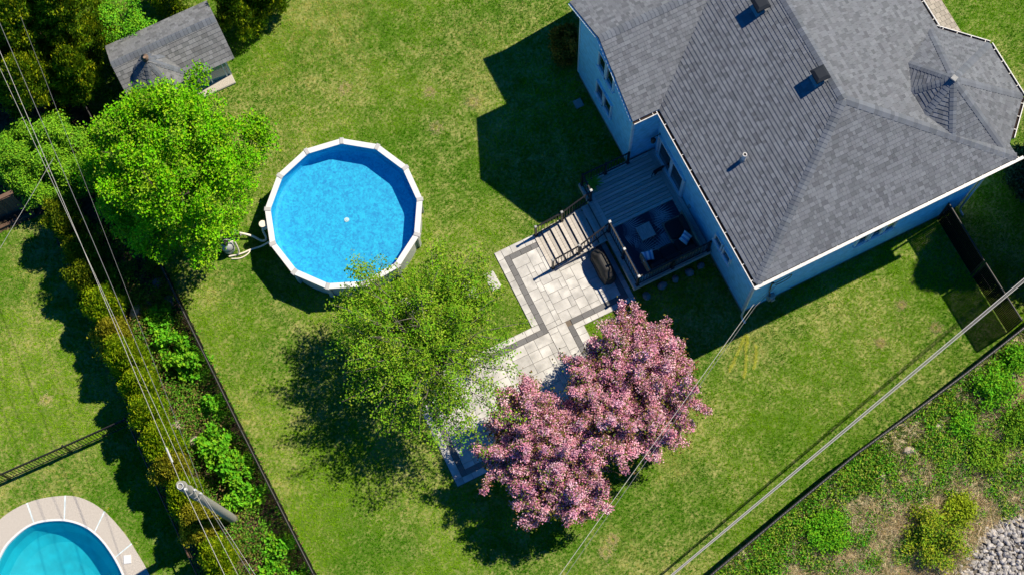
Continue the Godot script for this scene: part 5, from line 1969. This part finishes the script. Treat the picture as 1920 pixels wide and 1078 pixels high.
func build_trees() -> void:
	# maple
	var mp := thing("maple_tree", "large bright green maple between shed and round pool", "tree", Vector3(-8.85, 0, -8.25))
	var ends := []
	for k in 16:
		var a := TAU * k / 16.0 + rng.randf() * 0.3
		var r := rng.randf_range(1.2, 2.6)
		ends.append(Vector3(cos(a) * r, rng.randf_range(2.8, 6.4), sin(a) * r * 1.1))
	limbs(mp, "trunk", 2.4, 0.2, ends, M.bark, 3, 0.8)
	var lumps := []
	for k in 390:
		var d := Vector3(rng.randfn(), rng.randfn() * 0.8 + 0.12, rng.randfn()).normalized()
		if d.y < -0.45: d.y = -d.y
		var f := pow(rng.randf(), 0.3) * rng.randf_range(0.86, 1.0)
		var turn := atan2(d.z, d.x)
		var wob := 1.0 + 0.08 * sin(turn * 5.0 + 1.0) + 0.06 * sin(turn * 11.0)
		lumps.append([Vector3(d.x * 2.95 * f * wob - 0.1, 3.9 + d.y * 3.2 * f, d.z * 3.2 * f * wob + 0.15), rng.randf_range(0.2, 0.38)])
	for e in [Vector3(3.1, 4.2, 0.3), Vector3(2.9, 4.4, 0.1), Vector3(3.0, 4.0, 0.7), Vector3(-0.6, 3.4, 3.5), Vector3(-0.3, 3.6, 3.1), Vector3(-3.0, 3.6, -1.2), Vector3(1.9, 4.1, -2.6), Vector3(-2.4, 3.4, 1.6), Vector3(-2.6, 3.2, 1.0), Vector3(-1.9, 3.2, 2.3), Vector3(-2.8, 3.5, 0.2)]:
		lumps.append([e, 0.45])
	foliage(mp, "crown", M.mesh_leaf_maple, M.leaf, lump_crown(lumps, 18.0, [Color(0.15, 0.46, 0.007), Color(0.2, 0.51, 0.010), Color(0.105, 0.39, 0.005), Color(0.28, 0.49, 0.014), Color(0.2, 0.34, 0.03)], Vector2(0.75, 1.2), -0.35, 0.3))
	# young ash between pool and patio
	var ash := thing("young_ash_tree", "airy olive green tree with bare twigs between pool and patio", "tree", Vector3(-3.85, 0, 1.55))
	ends = []
	for k in 22:
		var a := TAU * k / 22.0 + rng.randf() * 0.3
		var r := rng.randf_range(0.8, 2.4)
		ends.append(Vector3(cos(a) * r * 0.9, rng.randf_range(2.6, 5.0), sin(a) * r * 1.15))
	limbs(ash, "trunk", 1.8, 0.12, ends, M.bark_grey, 5, 0.7)
	var cl := Cloud.new()
	var alt := Cloud.new()
	var tw := Builder.new()
	var pal := [Color(0.17, 0.36, 0.016), Color(0.22, 0.39, 0.022), Color(0.125, 0.32, 0.014), Color(0.27, 0.38, 0.035)]
	shoot_crown(cl, alt, Vector3(-0.1, 3.1, -0.1), Vector3(2.75, 2.1, 3.45), 210, 18, 0.13, pal, pal, 0.0, Vector2(0.7, 1.25), 0.42, -0.2, tw)
	shoot_crown(cl, alt, Vector3(1.0, 2.9, -1.1), Vector3(2.1, 1.6, 1.9), 90, 20, 0.14, pal, pal, 0.0, Vector2(0.7, 1.25), 0.5, -0.2, tw)
	shoot_crown(cl, alt, Vector3(-1.5, 2.9, -2.5), Vector3(1.0, 0.9, 1.1), 30, 14, 0.14, pal, pal, 0.0, Vector2(0.7, 1.2), 0.5, -0.2, tw)
	piece(ash, "twigs", tw.mesh(), M.bark_grey)
	foliage(ash, "crown", M.mesh_leaf_small, M.leaf, cl)
	# pink crabapple
	var pk := thing("crabapple_tree", "crabapple in full pink blossom at the end of the patio", "tree", Vector3(0.1, 0, 6.4))
	ends = []
	for k in 20:
		var a := TAU * k / 20.0 + rng.randf() * 0.3
		var r := rng.randf_range(0.8, 2.3)
		ends.append(Vector3(cos(a) * r * 1.25, rng.randf_range(1.9, 3.6), sin(a) * r * 0.8))
	limbs(pk, "trunk", 1.1, 0.14, ends, M.bark, 4, 0.6)
	var fl := Cloud.new()
	var lv := Cloud.new()
	var pinks := [Color(0.68, 0.32, 0.43), Color(0.75, 0.44, 0.54), Color(0.53, 0.20, 0.30), Color(0.78, 0.53, 0.61), Color(0.60, 0.26, 0.37)]
	var bronze := [Color(0.17, 0.15, 0.03), Color(0.2, 0.11, 0.045), Color(0.13, 0.18, 0.03)]
	for e in [[Vector3(1.97, 2.6, -1.35), 1.7], [Vector3(2.51, 2.4, 0.02), 1.35], [Vector3(0.75, 2.5, -1.65), 1.0], [Vector3(-2.04, 2.5, -1.0), 1.55], [Vector3(-1.41, 2.6, 0.48), 1.7], [Vector3(0.21, 2.7, 0.08), 1.6], [Vector3(-2.92, 2.2, -0.5), 1.05],
		[Vector3(-2.7, 2.2, 1.1), 1.05], [Vector3(2.55, 2.6, -2.5), 0.75], [Vector3(3.4, 2.6, -1.0), 0.8], [Vector3(1.64, 2.3, 0.7), 1.15], [Vector3(-1.54, 2.2, 1.7), 1.0]]:
		shoot_crown(fl, lv, e[0], Vector3(e[1], minf(e[1], 1.35), e[1]), int(8 + 32 * e[1] * e[1]), 42, 0.07, pinks, bronze, 0.21, Vector2(0.7, 1.3), 0.55, -0.25)
	foliage(pk, "blossom", M.mesh_blossom, M.petal, fl)
	foliage(pk, "leaves", M.mesh_leaf_small, M.leaf, lv)
	# cedar hedge, each cedar its own
	var olive := [Color(0.33, 0.46, 0.012), Color(0.26, 0.42, 0.014), Color(0.20, 0.36, 0.014), Color(0.42, 0.50, 0.02)]
	var brown := [Color(0.38, 0.38, 0.03), Color(0.32, 0.35, 0.025), Color(0.42, 0.4, 0.035)]
	var dark := [Color(0.13, 0.21, 0.015), Color(0.2, 0.28, 0.015), Color(0.29, 0.34, 0.02)]
	var hz := [-9.1, -7.9, -6.75, -5.6, -4.5, -3.4, -2.3, -1.2, -0.1, 0.95, 2.0, 3.05, 4.4, 5.8]
	for k in hz.size():
		var p: Array = brown if k in [4, 9, 11] else (dark if k < 3 else olive)
		cedar("hedge_cedar", "hedge cedar, %s from the top of the row%s" % [ordinal(k), ", browner than its neighbours" if p == brown else ""], Vector3(-13.56 + rng.randf_range(-0.12, 0.12) + (0.25 if k > 11 else 0.0), 0, hz[k]), rng.randf_range(2.2, 2.7), rng.randf_range(0.6, 0.72), p, "cedars of the hedge", 0.6)
	var wild := [Color(0.11, 0.22, 0.01), Color(0.07, 0.15, 0.01), Color(0.17, 0.28, 0.012), Color(0.38, 0.45, 0.016)]  # greens darkened to hold the shade these cedars cast on each other
	var spots := [[-14.9, -15.6, 5.2, 1.35, "leftmost tall cedar in the dark upper left corner"], [-13.3, -16.4, 5.6, 1.3, "tall cedar behind the leftmost one, upper left corner"], [-11.9, -16.0, 6.0, 1.35, "tallest cedar in the upper left clump"], [-10.3, -15.7, 5.8, 1.25, "cedar standing just left of the shed roof"], [-12.7, -14.3, 4.0, 1.1, "shorter shaded cedar in front of the upper left clump"],
		[-11.0, -14.1, 3.4, 0.9, "small dark cedar beside the black fence near the shed"], [-6.6, -15.9, 3.4, 0.9, "cedar rising behind the shed ridge"], [-4.6, -14.0, 3.3, 0.85, "cedar just right of the shed, top edge"], [-3.4, -14.2, 3.0, 0.8, "cedar second right of the shed, top edge"]]
	for s in spots:
		cedar("tall_cedar" if s[2] > 5 else "cedar", s[4], Vector3(s[0], 0, s[1]), s[2], s[3], wild, "wild cedars round the shed", 0.35, 1.0, int(34.0 * s[2] * s[3] * 0.75))
	cedar("gable_cedar", "narrow dark cedar against the gable corner of the house", Vector3(5.72, 0, -7.1), 2.9, 0.46, [Color(0.2, 0.17, 0.03), Color(0.3, 0.2, 0.04), Color(0.13, 0.13, 0.02)], "", 0.3)
	cedar("blue_spruce", "dark blue-green spruce at the right edge below the bay roof", Vector3(18.7, 0, 4.7), 2.8, 0.95, [Color(0.04, 0.09, 0.05), Color(0.05, 0.1, 0.07), Color(0.035, 0.075, 0.04)], "", 0.1)
	# bushes
	var lush := [Color(0.09, 0.34, 0.015), Color(0.13, 0.40, 0.02), Color(0.20, 0.42, 0.02)]
	bush("leafy_bush", "big leafy green bush under the cables by the board fence", Vector3(-13.4, 0, -11.9), 2.5, 1.75, [Color(0.17, 0.40, 0.02), Color(0.23, 0.44, 0.025), Color(0.12, 0.34, 0.02)], M.mesh_leaf_small, "", 1.0, 120)
	bush("leafy_bush", "tangled green shrub overhanging the back of the shed roof", Vector3(-8.6, 0, -14.9), 3.9, 1.2, lush, M.mesh_leaf_small, "", 0.7, 26)
	bush("leafy_bush", "green shrub beside the fence between leafy bush and maple", Vector3(-12.0, 0, -10.6), 1.7, 0.9, lush, M.mesh_leaf_small, "", 0.8, 26)
	var sb := [[-12.0, -4.5, 0.9, 0.4], [-11.95, -3.4, 1.1, 0.65], [-11.7, -2.5, 1.15, 0.6], [-11.55, -0.6, 0.8, 0.4], [-12.1, 0.7, 1.2, 0.7], [-11.8, 1.6, 1.25, 0.75], [-11.75, 2.7, 1.1, 0.65], [-11.45, 4.9, 0.8, 0.4], [-11.3, 6.3, 0.8, 0.45], [-12.1, 5.6, 0.6, 0.4]]
	for k in sb.size():
		bush("strip_bush", "bright green bush behind the black fence, %s counted from the top" % ordinal(k), Vector3(sb[k][0], 0, sb[k][1]), sb[k][2], sb[k][3], lush, M.mesh_leaf_bush, "bushes in the strip", 0.5, int(9 * sb[k][3] / 0.6))
	var bk := [[13.75, 11.05, 0.75, 0.75, lush, "bright green bush on the bank just below the fence corner"], [14.95, 10.45, 0.7, 0.5, lush, "small bright bush on the bank at the right edge"], [12.0, 11.75, 0.4, 0.4, lush, "low green clump on the bank beside bare soil"], [9.3, 14.7, 1.0, 1.15, [Color(0.24, 0.34, 0.02), Color(0.17, 0.32, 0.02), Color(0.32, 0.36, 0.03)], "round olive bush on the lower bank near the gravel"], [10.55, 14.2, 0.6, 0.4, [Color(0.28, 0.38, 0.02)], "small yellow-green shrub beside the gravel"], [5.9, 12.9, 0.45, 0.8, lush, "low spreading weeds on the bank near the bottom edge"], [13.9, 12.6, 0.7, 0.8, [Color(0.11, 0.3, 0.02), Color(0.18, 0.34, 0.02)], "dull green thicket in the middle of the bank"], [12.2, 13.0, 0.6, 0.7, [Color(0.13, 0.31, 0.02), Color(0.22, 0.36, 0.025)], "loose green shrub left of the thicket on the bank"]]
	for e in bk:
		bush("bank_bush", e[5], Vector3(e[0], 0, e[1]), e[2], e[3], e[4], M.mesh_leaf_small, "bushes on the bank", 0.6, int(24 * e[3]))
	# garden trees east of the fence: they stand outside the picture and shade the side lawn
	cedar("tall_spruce", "tall dark spruce beyond the side fence shading the side lawn", Vector3(20.4, 0, 5.75), 9.2, 2.0, [Color(0.04, 0.09, 0.04), Color(0.05, 0.11, 0.05)], "", 0.1, 1.2, 240)
	for e in [[21.2, 8.0, 3.6, 2.2, "broad low tree beyond the side fence shading the corner lawn"], [20.3, 4.6, 3.0, 1.5, "low tree beyond the bay roof shading the side lawn"], [20.2, 6.9, 3.6, 1.9, "low tree between the spruce and the boundary fence"]]:
		var t := thing("shade_tree", e[4], "tree", Vector3(e[0], 0, e[1]), "shade trees east of the house")
		ends = []
		lumps = []
		for k in 8:
			var a := TAU * k / 8.0
			ends.append(Vector3(cos(a) * e[3] * 0.6, e[2] + rng.randf_range(-1, 1), sin(a) * e[3] * 0.6))
		limbs(t, "trunk", 1.5, 0.15, ends, M.bark)
		for k in 80:
			var d := Vector3(rng.randfn(), rng.randfn(), rng.randfn()).normalized()
			lumps.append([Vector3(0, e[2], 0) + d * pow(rng.randf(), 0.4) * Vector3(e[3] * 0.85, 1.35, e[3] * 0.9), rng.randf_range(0.35, 0.6)])
		foliage(t, "crown", M.mesh_leaf_maple, M.leaf, lump_crown(lumps, 9.0, [Color(0.06, 0.14, 0.012), Color(0.08, 0.17, 0.015)], Vector2(1.0, 1.5), -0.9, 0.4))

func build_rocks() -> void:
	var k := 0
	for r in [[-11.62, -5.95, 0.2, "grey rock under the maple edge behind the fence"], [-11.5, -5.1, 0.22, "grey rock beside the fence below the maple"], [-13.0, -0.7, 0.26, "pale rock at the foot of the hedge"], [-12.75, -5.3, 0.24, "sandy rock between hedge and the first strip bush"], [-12.2, -5.4, 0.16, "small rock near the top of the strip"], [-12.7, 0.1, 0.2, "pale flat rock beside the cable line in the strip"],
		[4.25, 2.5, 0.16, "grey boulder under the outer corner of the deck"], [4.95, 2.42, 0.17, "second boulder along the deck edge"], [5.5, 2.4, 0.15, "middle boulder along the deck edge"], [6.05, 2.4, 0.17, "fourth boulder along the deck edge"], [6.55, 2.38, 0.14, "boulder nearest the house along the deck edge"],
		[14.6, 10.9, 0.14, "white stone on the bank near the right edge"], [9.9, 11.65, 0.2, "pale rock on the bank below the fence"], [8.6, 12.0, 0.16, "pale stone left of the rock on the bank"], [11.3, 11.4, 0.15, "sandy stone on the bank by bare soil"]]:
		var b := rock_mesh(r[2])
		var o := MeshInstance3D.new()
		o.name = numbered("rock")
		o.mesh = b
		o.material_override = M.rock_pale if (r[0] > 8 or k in [2, 3, 5]) else M.rock_grey
		add_child(o)
		o.position = Vector3(r[0], r[2] * 0.45, r[1])
		o.rotation.y = k * 1.3
		tag(o, r[3], "rock", "loose rocks")
		k += 1
	var bt := thing("fallen_branch", "bare fallen branch lying in the strip beside the cables", "branch", Vector3(-12.3, 0, -6.1))
	var b := Builder.new()
	b.tube([Vector3(-0.5, 0.1, 0.5), Vector3(0, 0.25, 0.1), Vector3(0.5, 0.5, -0.4)], [0.03, 0.022, 0.008], 6)
	b.tube([Vector3(0, 0.25, 0.1), Vector3(0.1, 0.4, -0.5)], [0.014, 0.005], 5)
	piece(bt, "stick", b.mesh(), M.bark)

# ------------------------------------------------------------------ materials
func make_materials() -> void:
	var soft := grain(0.02, 0.82, 1.0)
	var speck := grain(0.12, 0.7, 1.0, 3)
	var streak := grain(0.03, 0.72, 1.0, 5)
	var blot := grain(0.008, 0.75, 1.0, 5)
	var fine_streak := grain(0.03, 0.86, 1.0, 4)
	make("concrete", lin(0.40, 0.40, 0.39), 0.9, speck, Vector3(1, 1, 1))
	make("siding", lin(0.22, 0.68, 0.95), 0.6, soft, Vector3(0.6, 0.6, 0.6))
	make("white_trim", lin(0.68, 0.82, 0.90), 0.5, soft, Vector3(0.8, 0.8, 0.8))
	make("white_metal", lin(0.7, 0.7, 0.7), 0.4, soft, Vector3(1.5, 1.5, 1.5))
	make("litter", lin(0.035, 0.02, 0.016), 1.0, speck, Vector3(4, 4, 4))
	make("glass", lin(0.012, 0.016, 0.02), 0.03)
	M.glass.metallic_specular = 0.8
	make("roof_deck", lin(0.06, 0.062, 0.07), 0.9)
	tinted("shingle", 0.92, grain(0.2, 0.72, 1.0, 3), Vector3(2.2, 2.2, 2.2))
	M.shingle.metallic_specular = 0.25
	make("lead", lin(0.3, 0.31, 0.32), 0.6, soft, Vector3(2, 2, 2))
	make("vent_dark", lin(0.02, 0.022, 0.026), 0.6)
	make("vent_cap", lin(0.022, 0.027, 0.036), 0.8)
	M.vent_cap.metallic_specular = 0.2
	make("black_metal", lin(0.016, 0.015, 0.015), 0.45)
	make("grey_metal", lin(0.42, 0.42, 0.42), 0.45, soft, Vector3(3, 3, 3), 0.3)
	for k in 4:
		var f: float = [1.0, 0.88, 1.08, 0.8][k]
		make("deck_%d" % k, lin(0.57 * f, 0.53 * f, 0.49 * f), 0.85, fine_streak, Vector3(0.3, 2.0, 2.0))
	make("deck_frame", lin(0.2, 0.165, 0.14), 0.9, streak, Vector3(1, 1, 1))
	make("riser_shade", lin(0.06, 0.05, 0.045), 0.9)  # near-black brown paints the shadow bands between the treads
	make("joint_sand", lin(0.22, 0.18, 0.145), 1.0, speck, Vector3(2, 2, 2))
	for k in 5:
		var f: float = [1.0, 0.95, 1.04, 0.9, 0.98][k]
		make("paver_%d" % k, lin(0.655 * f, 0.645 * f, 0.635 * f), 0.85, blot, Vector3(0.5 + k * 0.07, 0.5, 0.5 + k * 0.05))
	for k in 3:
		var f: float = [1.0, 0.9, 1.1][k]
		make("strip_%d" % k, lin(0.205 * f, 0.205 * f, 0.215 * f), 0.85, speck, Vector3(1, 1, 1))
		make("path_%d" % k, lin(0.52 * f, 0.45 * f, 0.38 * f), 0.9, speck, Vector3(1, 1, 1))
	make("pool_wall", lin(0.55, 0.56, 0.57), 0.45, soft, Vector3(1, 1, 1))
	make("rim", lin(0.64, 0.65, 0.67), 0.4)
	make("rim_cap", lin(0.42, 0.42, 0.43), 0.5)
	make("cream_plastic", lin(0.76, 0.70, 0.60), 0.5)
	make("grey_plastic", lin(0.42, 0.44, 0.45), 0.5)
	make("black_plastic", lin(0.02, 0.02, 0.022), 0.4)
	make("drain", lin(0.55, 0.72, 0.70), 0.5)
	make("liner", Color(1, 1, 1), 0.7, liner_print(), Vector3(0.27, 0.27, 0.27))
	var w := make("water", Color(0.0, 0.55, 1.0, 0.06), 0.03)
	w.transparency = BaseMaterial3D.TRANSPARENCY_ALPHA
	make("pool_concrete", lin(0.63, 0.58, 0.53), 0.9, speck, Vector3(0.8, 0.8, 0.8))
	make("teal_shell", lin(0.0, 0.50, 0.64), 0.7, soft, Vector3(0.3, 0.3, 0.3))
	var tw := make("teal_water", Color(0.0, 0.6, 0.75, 0.15), 0.03)
	tw.transparency = BaseMaterial3D.TRANSPARENCY_ALPHA
	make("fence_rail", lin(0.02, 0.018, 0.02), 0.5)
	make("fence_slat", lin(0.008, 0.008, 0.009), 0.7)
	M.fence_slat.metallic_specular = 0.1
	make("rust", lin(0.13, 0.07, 0.05), 0.9, speck, Vector3(3, 3, 3))
	make("rusty_cap", lin(0.36, 0.24, 0.17), 0.8, speck, Vector3(6, 6, 6))
	for k in 2:
		make("brown_wood_%d" % k, lin(0.2 - k * 0.05, 0.12 - k * 0.03, 0.08 - k * 0.02), 0.9, streak, Vector3(4, 0.5, 4))
	make("pole_wood", lin(0.38, 0.38, 0.33), 0.9, streak, Vector3(6, 0.5, 6))
	make("cable_pale", lin(0.42, 0.41, 0.39), 0.5)
	make("cable_grey", lin(0.16, 0.16, 0.17), 0.5)
	make("shed_wall", lin(0.3, 0.33, 0.34), 0.8, soft, Vector3(1, 1, 1))
	make("shed_glass", lin(0.10, 0.26, 0.28), 0.08)
	make("bark", lin(0.10, 0.075, 0.055), 0.95, streak, Vector3(4, 1, 4))
	make("bark_grey", lin(0.24, 0.2, 0.18), 0.95, streak, Vector3(4, 1, 4))
	make("rock_grey", lin(0.28, 0.28, 0.29), 0.95, speck, Vector3(2, 2, 2))
	make("rock_pale", lin(0.58, 0.5, 0.41), 0.95, speck, Vector3(2, 2, 2))
	make("rug_edge", lin(0.03, 0.04, 0.08), 0.95)
	make("table_top", lin(0.42, 0.42, 0.42), 0.6, streak, Vector3(3, 3, 0.5))
	make("sofa_wood", lin(0.34, 0.27, 0.2), 0.8, streak, Vector3(0.5, 3, 3))
	make("dark_fabric", lin(0.014, 0.013, 0.018), 0.95)
	make("pillow_white", lin(0.72, 0.74, 0.78), 0.9)
	make("pillow_blue", lin(0.22, 0.34, 0.55), 0.9)
	make("cat_fur", lin(0.008, 0.007, 0.008), 0.8)
	make("grill_cover", lin(0.03, 0.028, 0.027), 0.6, blot, Vector3(1.5, 1.5, 1.5))
	tinted("leaf", 0.6, null, Vector3.ONE, 0.5)
	M.leaf.metallic_specular = 0.15
	tinted("petal", 0.8, null, Vector3.ONE, 0.5)
	M.petal.metallic_specular = 0.1
	tinted("grass", 0.75, null, Vector3.ONE, 0.4)
	M.grass.metallic_specular = 0.05
	tinted("stone", 0.95)
	for k in 64:
		turns.append(Basis(Vector3(rng.randfn(), rng.randfn(), rng.randfn()).normalized(), rng.randf() * 1.2) * Basis(Vector3.UP, rng.randf() * TAU))
	M.mesh_leaf_maple = spray(10, 0.095, 0.085, 0.17, 0.9)
	M.mesh_leaf_small = spray(9, 0.085, 0.05, 0.17, 0.9)
	M.mesh_leaf_bush = spray(8, 0.13, 0.085, 0.18, 1.1)
	M.mesh_blossom = spray(13, 0.052, 0.047, 0.1, 0.6)
	M.mesh_cedar = cedar_spray(9, 0.13, 0.15)

# printed vinyl: blurred pebbles of several blues
func liner_print() -> ImageTexture:
	var img := Image.create(512, 512, false, Image.FORMAT_RGB8)
	var f := FastNoiseLite.new()
	f.seed = 77
	f.noise_type = FastNoiseLite.TYPE_CELLULAR
	f.cellular_return_type = FastNoiseLite.RETURN_CELL_VALUE
	f.frequency = 0.11
	var g := FastNoiseLite.new()
	g.seed = 12
	g.frequency = 0.02
	var a := f.get_seamless_image(512, 512).get_data()
	var b := g.get_seamless_image(512, 512).get_data()
	var d := PackedByteArray()
	d.resize(512 * 512 * 3)
	for k in 512 * 512:
		var t := clampf(a[k] / 255.0 * 0.85 + (b[k] / 255.0 - 0.5) * 0.35, 0.0, 1.0)
		var c := Color(0.0, 0.20, 0.48).lerp(Color(0.01, 0.58, 0.82), t).linear_to_srgb()
		d[k * 3] = int(c.r * 255)
		d[k * 3 + 1] = int(c.g * 255)
		d[k * 3 + 2] = int(c.b * 255)
	return ImageTexture.create_from_image(Image.create_from_data(512, 512, false, Image.FORMAT_RGB8, d))

const LAWN_TRIES := 300000

func _ready() -> void:
	# camera: drone about 55 m up, long lens, looking down and slightly back over the garden
	var cam := Camera3D.new()
	cam.name = "camera"
	add_child(cam)
	var right := Vector3(0.8974, -0.0218, 0.4408)
	var up := Vector3(0.4298, 0.2692, -0.8618)
	var fwd := Vector3(0.0999, -0.9628, -0.2510)
	cam.transform = Transform3D(Basis(right, up, -fwd).orthonormalized(), Vector3(-5.752, 55.459, 14.455))
	cam.fov = rad_to_deg(2.0 * atan(539.0 / 2950.5))
	cam.near = 1.0
	cam.far = 3000.0
	cam.current = true
	# clear deep-blue sky and a high sun from the far side of the house
	var env := Environment.new()
	env.background_mode = Environment.BG_SKY
	var sky := Sky.new()
	var sm := ProceduralSkyMaterial.new()
	sm.sky_top_color = lin(0.003, 0.05, 0.27)
	sm.sky_horizon_color = lin(0.012, 0.37, 1.0)
	sm.sky_curve = 0.4
	sm.ground_bottom_color = lin(0.08, 0.12, 0.05)
	sm.ground_horizon_color = lin(0.02, 0.2, 0.45)
	sm.sun_angle_max = 1.0
	sky.sky_material = sm
	env.sky = sky
	env.background_energy_multiplier = 0.58
	env.tonemap_mode = Environment.TONE_MAPPER_LINEAR
	env.tonemap_exposure = 1.58
	env.sdfgi_enabled = true
	env.ssao_enabled = true
	env.ssil_enabled = true
	var we := WorldEnvironment.new()
	we.name = "world_environment"
	we.environment = env
	add_child(we)
	var sun := DirectionalLight3D.new()
	sun.name = "sun"
	sun.light_energy = 1.4
	sun.light_color = Color(1.0, 0.95, 0.85)
	sun.light_angular_distance = 0.5
	sun.shadow_enabled = true
	add_child(sun)
	sun.basis = Basis.looking_at(Vector3(-0.75, -1.0, 0.073).normalized())

	rng.seed = 20240519
	noise_wide.seed = 3
	noise_wide.frequency = 0.16
	noise_wide.fractal_octaves = 2
	noise_mid.seed = 8
	noise_mid.frequency = 1.15
	noise_mid.fractal_octaves = 3
	noise_fine.seed = 21
	noise_fine.frequency = 4.4
	noise_fine.fractal_octaves = 2
	make_materials()
	shape_inground_pool()
	build_ground()
	build_house()
	build_shed()
	build_patio()
	build_deck()
	build_round_pool()
	build_inground_pool()
	build_fences()
	build_trees()
	build_pole()
	build_pool_gear()
	build_grill()
	build_deck_things()
	build_rocks()
	build_grass()
